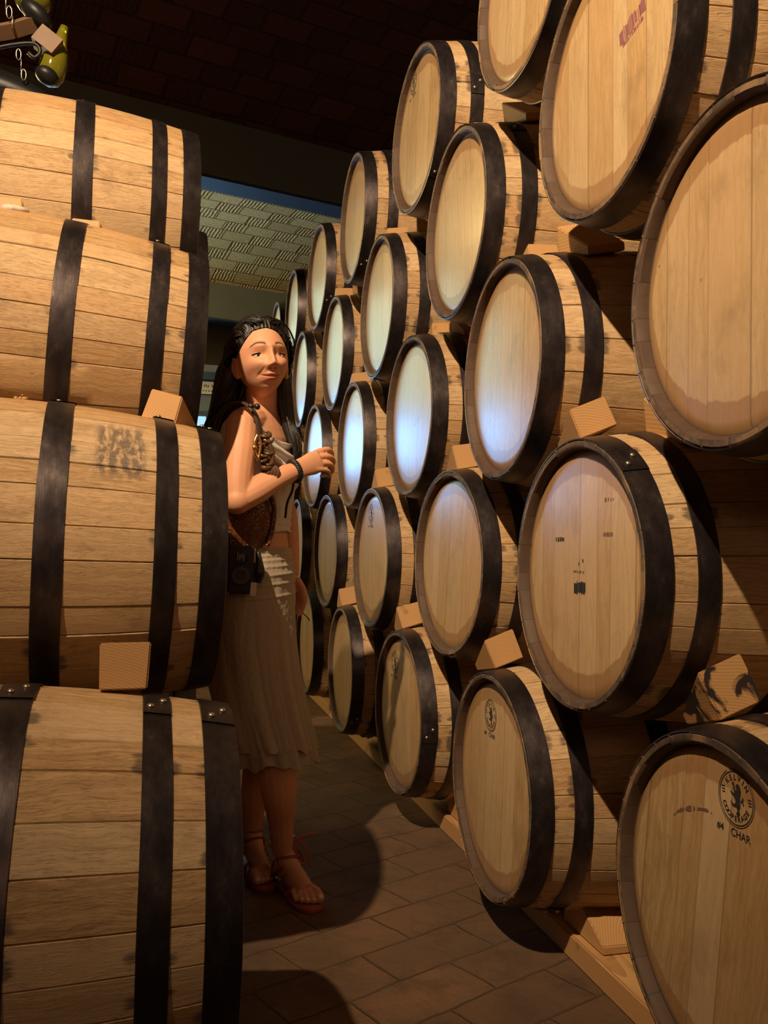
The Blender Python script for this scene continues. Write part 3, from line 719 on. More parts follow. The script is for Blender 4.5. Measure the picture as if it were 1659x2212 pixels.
# ------------------------------------------------------------------ hanging bottle lamp, top left
M_GLASS = NT('yellow_green_glass', .12); M_GLASS.col((.22, .20, .015)); M_GLASS.b.inputs['Transmission Weight'].default_value = .45; M_GLASS.b.inputs['IOR'].default_value = 1.45; M_GLASS = M_GLASS.m
M_DARKW = simple('dark_lamp_wood', (.16, .09, .05), .6, 0, .3, 30)
M_WROUGHT = simple('wrought_iron', (.02, .02, .022), .45, .6, .3, 30)
LR = V((-.46, 2.9, 2.43)); lampo = empty('bottle_lamp', LR); tag(lampo, 'hanging lamp of yellow-green glass, dark wood and chain in the top left corner', 'lamp')
def local(o_root, pts): return [V(p)-o_root for p in pts]
bm = bmesh.new(); bm_tube(bm, smooth_path([(-.26, 0, .055), (-.10, 0, .072), (0.0, 0, .095), (.085, 0, .135)], 5), .034, 4, flat=(1, .8), updir=(0, 0, 1)); obj('wooden_arm', mesh_of('wooden_arm', bm, M_DARKW, smooth=False), lampo)
bm = bmesh.new(); bm_box(bm, (.125, 0, .075), (.036, .035, .028), Matrix.Rotation(.6, 3, 'Y')); obj('wooden_end', mesh_of('wooden_end', bm, M_DARKW, smooth=False), lampo)
def lathe(bm, prof_, n=28, M=None):
    rings = []
    for z, r in prof_:
        ring = [V((r*math.cos(2*PI*i/n), r*math.sin(2*PI*i/n), z)) for i in range(n)]
        rings.append([(M @ p) if M else p for p in ring])
    bm_rings(bm, rings)
bm = bmesh.new(); Mx = Matrix.Translation((.150, .02, .065)) @ Matrix.Rotation(.22, 4, 'Y')
lathe(bm, [(.085, .012), (.06, .016), (.03, .022), (.0, .033), (-.04, .042), (-.08, .040), (-.10, .030), (-.112, .010)], M=Mx)
obj('glass_shade', mesh_of('glass_shade', bm, M_GLASS), lampo)
bm = bmesh.new(); Mx = Matrix.Translation((.07, .03, .20)) @ Matrix.Rotation(.15, 4, 'Y')
lathe(bm, [(.12, .02), (.06, .045), (.02, .055), (0, .05), (-.02, .03)], M=Mx); obj('glass_shade', mesh_of('glass_shade', bm, M_GLASS), lampo)
bm = bmesh.new(); bm_ball(bm, (.09, -.01, .155), (.055, .04, .03), 16, Matrix.Rotation(.7, 3, 'Y')); obj('iron_cap', mesh_of('iron_cap', bm, M_WROUGHT), lampo)
bm = bmesh.new(); bm_ball(bm, (.125, -.012, -.030), (.036, .035, .026), 16, Matrix.Rotation(.4, 3, 'Y')); obj('iron_cap', mesh_of('iron_cap', bm, M_WROUGHT), lampo)
bm = bmesh.new(); bm_tube(bm, smooth_path([(-.26, -.02, -.035), (-.1, -.02, .0), (.02, -.02, .045), (.085, -.02, .060), (.105, -.02, .040), (.090, -.02, .018), (.070, -.02, .030)], 6), .006, 8); obj('iron_scroll', mesh_of('iron_scroll', bm, M_WROUGHT), lampo)
bm = bmesh.new()
for i in range(4):
    c = V((-.005+.010*i, -.03, .20-.030*i)); M = Matrix.Rotation(.3+1.4*(i % 2), 3, 'Z')
    bm_tube(bm, [c + M @ V((.008*math.cos(a), 0, .019*math.sin(a))) for a in [2*PI*q/14 for q in range(15)]], .0018, 6, cap=False)
obj('chain', mesh_of('chain', bm, simple('chain_steel', (.5, .46, .38), .3, .9, .1, 30)), lampo); bm = bmesh.new()
for i in range(3):
    c = V((.045+.008*i, -.03, .015-.030*i)); M = Matrix.Rotation(.3+1.4*(i % 2), 3, 'Z')
    bm_tube(bm, [c + M @ V((.007*math.cos(a), 0, .017*math.sin(a))) for a in [2*PI*q/14 for q in range(15)]], .0016, 6, cap=False)
obj('chain', mesh_of('chain', bm, bpy.data.materials['chain_steel']), lampo)
bm = bmesh.new(); bm_tube(bm, smooth_path([(-.30, .0, -.03), (-.16, 0, -.04), (.0, 0, -.075), (.10, 0, -.10), (.165, 0, -.125)], 5), [.02]*3+lerp_list([.05, .05, .045, .03, .004], 18), 5, flat=(.6, 1), updir=(0, 0, 1)); obj('iron_tray', mesh_of('iron_tray', bm, M_WROUGHT), lampo)
bm = bmesh.new(); bm_tube(bm, [(-.20, 0, 1.5), (-.20, 0, .06)], .004, 6); obj('hanging_rod', mesh_of('hanging_rod', bm, M_WROUGHT), lampo)

# ------------------------------------------------------------------ small things on the barrels
bm = bmesh.new()
pts = [(-.075, -.018), (-.02, -.024), (.03, -.020), (.082, -.012), (.078, .014), (.02, .018), (-.04, .020), (-.08, .012)]
top = [bm.verts.new((x, y, .0012-.32*y*y*4-.30*(x+.08)*.22)) for x, y in pts]; bot = [bm.verts.new((v.co.x, v.co.y, v.co.z-.0012)) for v in top]
bm.faces.new(top); bm.faces.new(list(reversed(bot)))
for i in range(8): bm.faces.new((top[i], bot[i], bot[(i+1) % 8], top[(i+1) % 8]))
o = obj('tape_strip', mesh_of('tape_strip', bm, simple('dirty_tape', (.62, .50, .38), .7, 0, .2, 50), smooth=False), loc=(-.300, 2.318, 1.7795), rot=(.36, .06, 0)); tag(o, 'torn strip of dirty tape on the third left barrel, near the frame edge', 'tape')
bm = bmesh.new(); rg = random.Random(5); ring = []
for i in range(14):
    a = 2*PI*i/14; ring.append((math.cos(a)*.033*rg.uniform(.75, 1.15), math.sin(a)*.020*rg.uniform(.7, 1.2)))
rings = [[V((x, y, 0)) for x, y in ring], [V((x*.95, y*.95, .008+rg.uniform(0, .005))) for x, y in ring], [V((x*.55, y*.5, .014+rg.uniform(-.003, .005))) for x, y in ring], [V((x*.15, y*.15, .008)) for x, y in ring]]
bm_rings(bm, rings); o = obj('crumpled_paper', mesh_of('crumpled_paper', bm, simple('stained_paper', (.60, .50, .42), .8, 0, .5, 60)), loc=(-.335, 2.340, 1.786), rot=(.26, 0, .2)); tag(o, 'crumpled stained paper scrap on the third left barrel above the tape', 'paper')
bm = bmesh.new()
for i in range(7): bm_ball(bm, (rg.uniform(-.014, .014), rg.uniform(-.008, .008), rg.uniform(0, .006)), rg.uniform(.002, .005), 7)
o = obj('wax_crumbs', mesh_of('wax_crumbs', bm, M_BLKS), loc=(-.265, 1.985, 1.277)); tag(o, 'little heap of dried crumbs on the second left barrel by the frame edge', 'debris')

# ------------------------------------------------------------------ the woman
def skin_mat():
    n = NT('tanned_skin', .52); c = n.coord(); at = n.node('ShaderNodeAttribute', attribute_name='tint')
    f = n.noise(c, 40, 4, .6); k = n.mix(n.math('MULTIPLY', f, .35), (.66, .335, .200), (.56, .255, .145))
    k = n.mix(n.math('MULTIPLY', n.ramp(n.noise(c, 9, 3, .5), .45, .7), .25), k, (.50, .21, .13))
    t = n.sep(at.outputs['Color'])
    k = n.mix(t[0], k, (.46, .115, .090)); k = n.mix(t[1], k, (.050, .028, .020)); k = n.mix(t[2], k, (.56, .20, .13))
    n.col(k); n.b.inputs['Subsurface Weight'].default_value = .10; n.b.inputs['Specular IOR Level'].default_value = .35; n.b.inputs['Subsurface Radius'].default_value = (.02, .008, .004); n.b.inputs['Subsurface Scale'].default_value = .5
    n.bump(n.noise(c, 260, 3, .6), .08, .001); return n.m
def cloth(name, col, rough, fine=300, sheen=.2):
    n = NT(name, rough); c = n.coord(); f = n.noise(c, fine, 3, .6); g = n.noise(c, 12, 4, .6)
    k = n.mix(n.math('MULTIPLY', f, .4), col, tuple(x*.7 for x in col)); k = n.mix(n.math('MULTIPLY', g, .35), k, tuple(x*.72 for x in col)); n.col(k)
    n.b.inputs['Sheen Weight'].default_value = sheen; n.bump(n.math('ADD', f, n.math('MULTIPLY', g, 2.0)), .25, .0015); return n.m
M_SKIN = skin_mat(); M_TOP = cloth('pale_grey_silk', (.68, .65, .61), .42); M_SKIRT = cloth('beige_crinkled_cotton', (.42, .34, .255), .8, 160)
n = NT('black_wet_hair', .42); cc = n.coord(); n.col(n.mix(n.noise(cc, 50, 3, .6), (.004, .003, .003), (.012, .008, .007))); n.bump(n.noise(n.comb(n.math('MULTIPLY', n.sep(cc)[0], 1), n.math('MULTIPLY', n.sep(cc)[1], 1), n.math('MULTIPLY', n.sep(cc)[2], .15)), 260, 3, .6), .5, .003); M_HAIR = n.m
M_EYE = simple('eye_white', (.62, .55, .50), .2, 0, .05, 30, 0); M_IRIS = simple('dark_brown_iris', (.03, .014, .008), .12, 0, .2, 60, 0)
M_LASH = simple('lash_black', (.012, .008, .007), .6, 0, .2, 60, 0); M_NAIL = simple('pink_nail', (.75, .50, .44), .2, 0, .05, 60, 0)
M_LEA = simple('red_brown_leather', (.30, .068, .032), .55, 0, .3, 60)

PR = V((.35, 2.50, 0)); woman = empty('person', PR)
tag(woman, 'dark-haired woman in grey top and beige skirt standing in the aisle between the barrels', 'person')
FB = V((.88, -.47, 0)).normalized(); LB = V((.47, .88, 0)).normalized()
SEC = [ # z, centre x, y, half width, half depth
 (.70, .284, 2.510, .150, .100), (.78, .279, 2.508, .166, .112), (.86, .276, 2.506, .170, .116), (.92, .278, 2.504, .158, .108), (.97, .283, 2.502, .136, .092),
 (1.02, .289, 2.500, .120, .080), (1.07, .291, 2.500, .122, .080), (1.13, .290, 2.500, .130, .084), (1.18, .289, 2.500, .140, .090), (1.23, .287, 2.502, .148, .088),
 (1.27, .289, 2.504, .156, .084), (1.30, .290, 2.506, .155, .072), (1.325, .293, 2.508, .130, .058), (1.345, .294, 2.508, .085, .048), (1.365, .296, 2.506, .052, .046)]
def sec_at(z):
    if z <= SEC[0][0]: return SEC[0]
    for a, b in zip(SEC, SEC[1:]):
        if z <= b[0]:
            t = (z-a[0])/(b[0]-a[0]); return tuple(p*(1-t)+q*t for p, q in zip(a, b))
    return SEC[-1]
def sec_pt(z, th, grow=0.0, ga=None):
    _, cx, cy, a, b = sec_at(z); ga = grow if ga is None else ga
    return V((cx, cy, z)) + LB*math.cos(th)*(a+ga) + FB*math.sin(th)*(b+grow)
def rel(p): return V(p) - PR
body = bmesh.new()
bm_rings(body, [[rel(sec_pt(s[0], 2*PI*i/32)) for i in range(32)] for s in SEC])
def part(pts, rad, n=16, k=6, **kw):
    P = smooth_path([rel(p) for p in pts], k); bm_tube(body, P, lerp_list(rad, len(P)), n, **kw)
def ball(c, r, M=None): bm_ball(body, rel(c), r, 20, M)
bust = V((.296, 2.502, 1.205))
for s in (-1, 1): ball(bust + FB*.034 + LB*(s*.060), (.050, .050, .048))
# neck
HC = V((.285, 2.440, 1.478))
part([(.297, 2.510, 1.30), (.296, 2.500, 1.36), (.292, 2.480, 1.40), (.286, 2.462, 1.45)], [.062, .050, .047, .048])
# shoulders and arms; her right arm is the near one
RS = (.232, 2.372, 1.292)
ball((.236, 2.378, 1.290), (.046, .046, .048))
part([(.28, 2.47, 1.305), (.255, 2.42, 1.305), (.232, 2.375, 1.290)], [.045, .046, .044])
part([(.234, 2.372, 1.300), (.226, 2.345, 1.225), (.218, 2.320, 1.150), (.217, 2.305, 1.095)], [.043, .044, .040, .036])
ball((.217, 2.303, 1.090), (.037, .037, .036))
part([(.214, 2.303, 1.088), (.265, 2.320, 1.118), (.325, 2.347, 1.153), (.383, 2.375, 1.179)], [.036, .038, .031, .0235], flat=(1, .92))
ball((.355, 2.640, 1.290), (.046, .046, .046))
part([(.330, 2.56, 1.305), (.345, 2.61, 1.300), (.356, 2.640, 1.288)], [.044, .045, .042])
part([(.358, 2.642, 1.290), (.372, 2.660, 1.220), (.386, 2.678, 1.13), (.395, 2.680, 1.075)], [.041, .040, .035, .031])
part([(.395, 2.680, 1.085), (.404, 2.676, 1.02), (.412, 2.668, .95), (.419, 2.660, .885)], [.033, .034, .028, .021])
# right hand: palm, four fingers curling away, thumb behind
part([(.378, 2.373, 1.178), (.400, 2.383, 1.188), (.425, 2.395, 1.199), (.447, 2.404, 1.209)], [.0235, .0245, .029, .027], flat=(.50, 1.12), updir=(-.10, .02, 1))
FING = {'index': [(.425, 2.402, 1.222), (.443, 2.410, 1.233), (.473, 2.425, 1.242), (.489, 2.445, 1.233), (.492, 2.466, 1.221)],
        'middle': [(.425, 2.398, 1.210), (.449, 2.405, 1.219), (.478, 2.420, 1.2215), (.493, 2.440, 1.2105), (.493, 2.464, 1.199)],
        'ring': [(.423, 2.394, 1.197), (.447, 2.400, 1.201), (.477, 2.415, 1.2015), (.490, 2.435, 1.189), (.489, 2.456, 1.178)],
        'little': [(.420, 2.390, 1.185), (.443, 2.395, 1.184), (.468, 2.409, 1.183), (.480, 2.424, 1.174), (.479, 2.440, 1.166)]}
for k_, p in FING.items(): part(p, [.0090, .0088, .0083, .0072, .0062] if k_ != 'little' else [.0082, .0078, .0070, .0062, .0052], 10, 4)
part([(.398, 2.398, 1.200), (.420, 2.425, 1.208), (.447, 2.450, 1.205), (.470, 2.462, 1.196)], [.013, .0115, .0098, .0075], 10, 4)
# left hand hanging behind the skirt
part([(.418, 2.662, .900), (.424, 2.658, .868), (.430, 2.654, .835)], [.021, .024, .025], flat=(.55, 1.1), updir=(.3, .9, 0))
for i, (dx, dy) in enumerate(((.010, -.018), (.008, -.006), (.004, .007), (0, .020))):
    b_ = V((.431+dx, 2.652+dy, .835)); part([b_, b_+V((.009, 0, -.028)), b_+V((.004, 0, -.055+.004*i)), b_+V((-.010, 0, -.070+.005*i))], [.0085, .0080, .0072, .0060], 10, 4)
part([(.428, 2.640, .875), (.446, 2.628, .845), (.452, 2.626, .815), (.448, 2.630, .795)], [.012, .0105, .009, .0070], 10, 4)
# legs
part([(.262, 2.445, .82), (.280, 2.452, .68), (.312, 2.455, .56), (.334, 2.450, .485)], [.084, .070, .054, .048])
part([(.334, 2.450, .500), (.350, 2.460, .40), (.365, 2.475, .30), (.380, 2.530, .20), (.394, 2.575, .10)], [.051, .053, .050, .036, .030])
part([(.330, 2.590, .82), (.340, 2.610, .66), (.345, 2.62, .50)], [.086, .074, .050])
part([(.345, 2.622, .50), (.340, 2.66, .38), (.330, 2.71, .25), (.322, 2.75, .11)], [.050, .052, .044, .030])
def foot(heel, toe, bigside, lift=.016):
    h, t = V(heel), V(toe); d = (t-h).normalized(); s = V((-d.y, d.x, 0))*bigside
    part([h+V((0, 0, lift+.026)), h+d*.05+V((0, 0, lift+.034)), h+d*.105+V((0, 0, lift+.034)), h+d*.150+V((0, 0, lift+.022)), h+d*.185+V((0, 0, lift+.012))], [.027, .032, .036, .036, .034], 18, flat=(.78, 1), updir=(0, 0, 1))
    part([h+d*.035+V((0, 0, lift+.085)), h+d*.055+V((0, 0, lift+.06)), h+d*.10+V((0, 0, lift+.045)), h+d*.14+V((0, 0, lift+.026))], [.030, .030, .026, .018], 14)
    ln = [.232, .230, .222, .212, .200]; off = [.024, .006, -.008, -.020, -.031]; rr = [.0125, .0085, .0080, .0078, .0075]
    tips = []
    for L, o_, r in zip(ln, off, rr):
        p0 = h+d*.165+s*o_*.95+V((0, 0, lift+.016)); p1 = h+d*(L-.030)+s*o_+V((0, 0, lift+.014+r*.6)); p2 = h+d*(L-.010)+s*o_*1.0+V((0, 0, lift+r*.85))
        part([p0, p1, p2], [r*1.1, r, r*1.05], 10, 4); ball(p2, r*1.05); tips.append((p2, r))
    return h, d, s, tips
FOOT_R = foot((.392, 2.612, 0), (.448, 2.395, 0), 1)
FOOT_L = foot((.322, 2.785, 0), (.345, 2.56, 0), -1)
# head ------------------------------------------------------------
HF = V((.190, -.982, 0)).normalized(); HR = V((-HF.y, HF.x, 0)).normalized(); HU = V((0, 0, 1))
Mh = Matrix((HR, HF, HU)).transposed()                       # local x to the picture right, y forward, z up
Mh = Mh @ Matrix.Rotation(D(5.0), 3, 'X') @ Matrix.Rotation(-D(5.5), 3, 'Y')
Mhi = Mh.transposed()
def hl(p): return HC + Mh @ V(p)
def head_base(d):
    x, y, z = d; px, py, pz = .0710*x, .0930*y, .102*z
    t = max(0, -pz)/.102
    if pz < 0:
        px *= 1 - .30*t**1.8
        if py < 0: py *= 1 - .55*t**1.1
        else: py *= 1 - .04*t
        pz *= .98
    if py > .0: py = .0930*(abs(y)**.86)*(1 - .07*abs(x)**2) * (1-.04*t if pz < 0 else 1)
    if pz > 0: pz *= .97; px *= 1 - .05*(pz/.102)**2; py += -.006 if y < 0 else 0
    return V((px, py, pz))
b2 = bmesh.new(); bmesh.ops.create_uvsphere(b2, u_segments=48, v_segments=32, radius=1)
for v in b2.verts: v.co = rel(hl(head_base(v.co)))
t_ = bpy.data.meshes.new('x'); b2.to_mesh(t_); b2.free(); body.from_mesh(t_); bpy.data.meshes.remove(t_)
# ears
for s in (-1, 1):
    P = [hl((s*.067, .004, -.046)), hl((s*.072, -.004, -.041)), hl((s*.076, -.012, -.020)), hl((s*.074, -.010, .0)), hl((s*.074, .002, .006)), hl((s*.070, .006, -.008))]
    part(P, [.0075, .006, .0055, .005, .005, .005], 10, 4)
    ball(hl((s*.071, .0, -.020)), (.006, .012, .024), Mh); ball(hl((s*.070, .002, -.044)), (.006, .007, .008), Mh)
me = mesh_of('body', body, M_SKIN)
tmp = obj('tmp', me); md = tmp.modifiers.new('r', 'REMESH'); md.mode = 'VOXEL'; md.voxel_size = .0028; md.use_smooth_shade = True
ms = tmp.modifiers.new('s', 'SMOOTH'); ms.factor = .5; ms.iterations = 5
dg = bpy.context.evaluated_depsgraph_get(); me2 = bpy.data.meshes.new_from_object(tmp.evaluated_get(dg)); bpy.data.objects.remove(tmp)
bm = bmesh.new(); bm.from_mesh(me2)
def hloc(co): return Mhi @ (co + PR - HC)
def edge_in_face(e):
    a = hloc(e.verts[0].co); return a.y > .025 and abs(a.x) < .07 and -.125 < a.z < .06
bmesh.ops.subdivide_edges(bm, edges=[e for e in bm.edges if edge_in_face(e)], cuts=1, use_grid_fill=True)
EX, EZ = .0290, -.003
FEAT = [ # x, z, sx, sz, push forward
 (0, .012, .0060, .016, .0035), (0, -.008, .0058, .012, .0075), (0, -.024, .0068, .010, .0110), (0, -.036, .0080, .0072, .0130), (0, -.043, .0095, .0050, .0035),
 (-.0120, -.040, .0052, .0056, .0070), (.0120, -.040, .0052, .0056, .0070),
 (-.0062, -.0475, .0034, .0024, -.0050), (.0062, -.0475, .0034, .0024, -.0050),
 (-EX, EZ-.001, .0150, .0090, -.0088), (EX, EZ-.001, .0150, .0090, -.0088), (-.0145, -.002, .0045, .010, -.0035), (.0145, -.002, .0045, .010, -.0035),
 (-.030, .022, .020, .0060, .0040), (.030, .022, .020, .0060, .0040),
 (-.037, -.034, .015, .012, .0090), (.037, -.034, .015, .012, .0090),
 (-.046, -.062, .012, .015, -.0040), (.046, -.062, .012, .015, -.0040),
 (0, -.0560, .0035, .006, -.0014), (0, -.0640, .0165, .0036, .0044), (-.0055, -.0625, .0048, .003, .0018), (.0055, -.0625, .0048, .003, .0018),
 (0, -.0765, .0150, .0050, .0068), (0, -.0865, .014, .0040, -.0032), (0, -.101, .016, .012, .0060), (0, -.066, .034, .022, .0050)]
def fine_zone(e):
    a = hloc(e.verts[0].co); return a.y > .045 and abs(a.x) < .056 and -.085 < a.z < .034
bmesh.ops.subdivide_edges(bm, edges=[e for e in bm.edges if fine_zone(e)], cuts=1, use_grid_fill=True)
col = bm.loops.layers.color.new('tint')
def g(x, z, cx, cz, sx, sz): return math.exp(-((x-cx)/sx)**2/2*1.0 - ((z-cz)/sz)**2/2)
def smile(x): return 15.0*x*x          # the mouth corners turn up
tints = {}
Fw = Mh @ V((0, 1, 0))
bm.verts.index_update()
for v in bm.verts:
    p = hloc(v.co)
    if p.y > .012 and -.135 < p.z < .12 and abs(p.x) < .085:
        x, z = p.x, p.z/.89; fade = min(1, (p.y-.012)/.03)
        d = sum(am*g(x, z, cx, cz, sx, sz) for cx, cz, sx, sz, am in FEAT)
        # the closed smiling mouth line, its corners, and the fold from nose to mouth
        zm = -.0695 + smile(x)*.6
        if abs(x) < .0300: d -= .0042*math.exp(-((z-zm)/.0013)**2/2)*(1 if abs(x) < .023 else 1-(abs(x)-.023)/.0055)
        for s in (-1, 1):
            d -= .0035*g(x, z, s*.0290, -.0620, .0040, .0045)
            t = max(0, min(1, (-.040-z)/.026)); xf = s*(.0175+.0155*t)
            if -.070 < z < -.036: d -= .0021*math.exp(-((x-xf)/.0030)**2/2)*math.sin(PI*min(1, max(0, (-.036-z)/.034)))
        v.co += Fw*d*fade
        lip = max(g(x, z, 0, -.0640+smile(x)*.6, .0175, .0033), g(x, z, 0, -.0760+smile(x)*.5, .0160, .0046))
        lip = min(1, lip*1.25) if lip > .28 else lip*.6
        line = math.exp(-((z-zm)/.0011)**2/2) if abs(x) < .0285 else 0
        br = 0
        for s in (-1, 1):
            xx = s*x; 
            if .010 < xx < .054:
                u_ = (xx-.010)/.044; zb = .0235 + .0075*math.sin(PI*min(1, u_*1.02)**.9) - .006*max(0, u_-.6)/.4
                th = .0046*(1-u_*.66) + .0010; br = max(br, math.exp(-((z-zb)/th)**2/2)*min(1, (xx-.010)/.004)*min(1, (.054-xx)/.006))
        nos = max(g(x, z, -.0065, -.0480, .0032, .0018), g(x, z, .0065, -.0480, .0032, .0018))
        blush = max(g(x, z, -.040, -.032, .018, .014), g(x, z, .040, -.032, .018, .014), g(x, z, 0, -.036, .011, .009))*.55
        crease = max(math.exp(-((z-(EZ+.0078-14*(s_*x-EX)**2))/.0009)**2/2)*(1 if abs(s_*x-EX) < .0145 else 0) for s_ in (-1, 1))
        tints[v.index] = (lip*.95, min(1, br*1.0+line*.75+nos*.8+crease*.38), blush*fade)
bm.verts.index_update()
for f in bm.faces:
    for l in f.loops:
        t = tints.get(l.vert.index); l[col] = (t[0], t[1], t[2], 1) if t else (0, 0, 0, 1)
me = bpy.data.meshes.new('body'); bm.to_mesh(me); bm.free(); me.materials.clear(); me.materials.append(M_SKIN)
for p in me.polygons: p.use_smooth = True
bodyo = obj('body', me, woman)
# eyes with lids
def shell(R, z0, z1, cx, cy, cz, mat, name, w=1.0, n=20, m=10, thick=.0009, curve=0):
    bm = bmesh.new(); grid = []
    for i in range(m+1):
        row = []
        for j in range(n+1):
            lon = -PI*.5 + PI*j/n; q = math.cos(lon); a0 = z0 + curve*(1-q)*.0; lat = (z0*q + 0*(1-q)) + (z1-z0*q)*i/m
            row.append(bm.verts.new(rel(hl((cx + R*w*math.cos(lat)*math.sin(lon), cy + R*math.cos(lat)*math.cos(lon), cz + R*math.sin(lat))))))
        grid.append(row)
    for i in range(m):
        for j in range(n): bm.faces.new((grid[i][j], grid[i][j+1], grid[i+1][j+1], grid[i+1][j]))
    me = mesh_of(name, bm, mat); o = obj(name, me, woman)
    return o
for s in (-1, 1):
    cx, cy, cz = s*EX, .0622, EZ*.89-.001; R = .0150
    bm = bmesh.new(); bm_ball(bm, rel(hl((cx, cy, cz))), R, 24, Mh); o = obj('eye', mesh_of('eye', bm, M_EYE), woman)
    bm = bmesh.new(); bm_ball(bm, rel(hl((cx - .0012, cy+R*.80, cz-.0006))), (.0058, .0034, .0058), 20, Mh); obj('iris', mesh_of('iris', bm, M_IRIS), o)
    shell(R+.0010, .26, 1.35, cx, cy, cz, M_SKIN, 'upper_eyelid', 1.10)
    shell(R+.0008, -.30, -1.30, cx, cy, cz, M_SKIN, 'lower_eyelid', 1.10)
    bm = bmesh.new(); P = []
    for j in range(17):
        lon = -PI*.46 + PI*.92*j/16; q = math.cos(lon); lat = .26*q; P.append(rel(hl((cx + (R+.0018)*1.10*math.cos(lat)*math.sin(lon), cy + (R+.0018)*math.cos(lat)*q, cz + (R+.0018)*math.sin(lat)))))
    bm_tube(bm, P, lerp_list([.0006, .0013, .0016, .0014, .0007], 17), 6); obj('eyelashes', mesh_of('eyelashes', bm, M_LASH), woman)
# hair ------------------------------------------------------------
rg = random.Random(12); bm = bmesh.new()
def scalp(lon, lat, lift=.010):
    """point of the skull: lon 0 = forehead, grows to the sides and the back; lat 90 = crown"""
    la, lo = math.radians(lat), math.radians(lon)
    d = V((math.sin(lo)*math.cos(la), math.cos(lo)*math.cos(la), math.sin(la))); q = head_base(d); nrm = V((q.x/.0715**2, q.y/.093**2, q.z/.102**2)).normalized()
    return q + nrm*lift
def hairline(lon): # latitude where hair starts
    a = abs(lon)
    if lon > 55: a = min(180, 55+(lon-55)*1.5)
    if a < 40: return 47 - (a/40)*6
    if a < 75: return 41 - (a-40)/35*33
    if a < 104: return 8 - (a-75)/29*18
    return -10 - min(1, (a-104)/22)*38
# cap
capn = 160; rows = []
for i in range(15):
    row = []
    for j in range(capn):
        lon = -180+360*j/capn; l0 = hairline(lon); lat = l0 + (89-l0)*(i/14)
        lift = .003 + .014*min(1, i/5) + .0012*math.sin(lon*.55+i*.3)+.003*math.sin(PI*i/14)*(1 if abs(lon) > 20 else .5)
        row.append(bm.verts.new(rel(hl(scalp(lon, lat, lift)))))
    rows.append(row)
for a, b in zip(rows, rows[1:]):
    for j in range(capn): bm.faces.new((a[j], a[(j+1) % capn], b[(j+1) % capn], b[j]))
bm.faces.new(rows[-1])
# locks lying over the cap, combed back from the hairline
for i in range(230):
    lon = rg.uniform(-92, 92); l0 = hairline(lon)+rg.uniform(-1, 22); P = []; side = 1 if lon > 0 else -1
    for k in range(9):
        t = k/8; lo = lon + side*(150-abs(lon))*t**1.2*.9; la = max(hairline(lo)+3, l0 + math.sin(PI*min(1, t*.95))*(26 if abs(lon) < 60 else 12)*(1-t*.3) - t*34)
        P.append(rel(hl(scalp(lo, la, .016+rg.uniform(0, .005)*math.sin(PI*t) + .004*math.sin(PI*t)))))
    bm_tube(bm, P, lerp_list([.0006, .0030, .0040, .0030, .0012], 9), 5)
# the long fall behind the near shoulder: a dark mass with loose locks at its edge
def fall(pts, rad, flat): P = smooth_path([rel(p) for p in pts], 6); bm_tube(bm, P, lerp_list(rad, len(P)), 14, flat=flat, updir=(.99, .11, 0))
fall([hl((-.010, -.070, .03)), (.238, 2.520, 1.44), (.225, 2.545, 1.38), (.205, 2.555, 1.32), (.185, 2.555, 1.26)], [.062, .070, .066, .056, .040], (.62, 1))
fall([hl((-.060, -.050, .01)), (.212, 2.470, 1.44), (.200, 2.480, 1.39), (.182, 2.500, 1.33), (.165, 2.510, 1.27)], [.030, .034, .034, .030, .018], (.7, 1))
fall([hl((.066, -.030, .02)), (.352, 2.470, 1.43), (.360, 2.475, 1.37), (.372, 2.470, 1.30), (.388, 2.455, 1.22)], [.020, .024, .024, .020, .008], (.7, 1))
fall([hl((.03, -.075, .0)), (.320, 2.530, 1.43), (.335, 2.545, 1.36), (.350, 2.55, 1.28)], [.05, .050, .045, .02], (.6, 1))
for i in range(150):
    a = rg.uniform(0, 1); st = V(hl((-.050+.03*a, -.078+.03*rg.random(), .03+.03*rg.random()))); x1 = .150+.085*a+rg.uniform(-.012, .012)
    P = smooth_path([rel(st), rel((.205+.055*a, 2.475+rg.uniform(-.03, .05), 1.44)), rel((.185+.06*a+rg.uniform(-.01, .01), 2.48+rg.uniform(-.03, .05), 1.37)), rel((x1, 2.50+rg.uniform(-.03, .04), 1.30+rg.uniform(-.02, .01))), rel((x1-.014, 2.505, 1.24+rg.uniform(-.03, .03)))], 4)
    bm_tube(bm, P, lerp_list([.0025, .0036, .0036, .0026, .0006], len(P)), 5)
for i in range(80):
    a = rg.uniform(0, 1); st = V(hl((.066+.006*a, .002-.05*rg.random(), .040-.02*a)))
    P = smooth_path([rel(st), rel(V(hl((.079, -.018-.02*a, -.01)))), rel((.350+.012*a, 2.450+.04*a, 1.40)), rel((.358+.014*a, 2.45+.03*a, 1.34)), rel((.372+.026*a+rg.uniform(-.006, .006), 2.425+.03*a, 1.27)), rel((.384+.022*a+rg.uniform(-.012, .008), 2.420+.03*a, 1.17+rg.uniform(-.02, .06)))], 4)
    bm_tube(bm, P, lerp_list([.0015, .0032, .0034, .0028, .0022, .0005], len(P)), 5)
for i in range(34): # flyaway hairs
    lon = rg.uniform(20, 80); P = [rel(hl(scalp(lon+k*7, max(hairline(lon+k*7)+6, 66-k*9), .020+.010*math.sin(PI*k/7)+rg.uniform(0, .002)))) for k in range(8)]
    bm_tube(bm, P, .0006, 4)
hair = obj('hair', mesh_of('hair', bm, M_HAIR), woman)
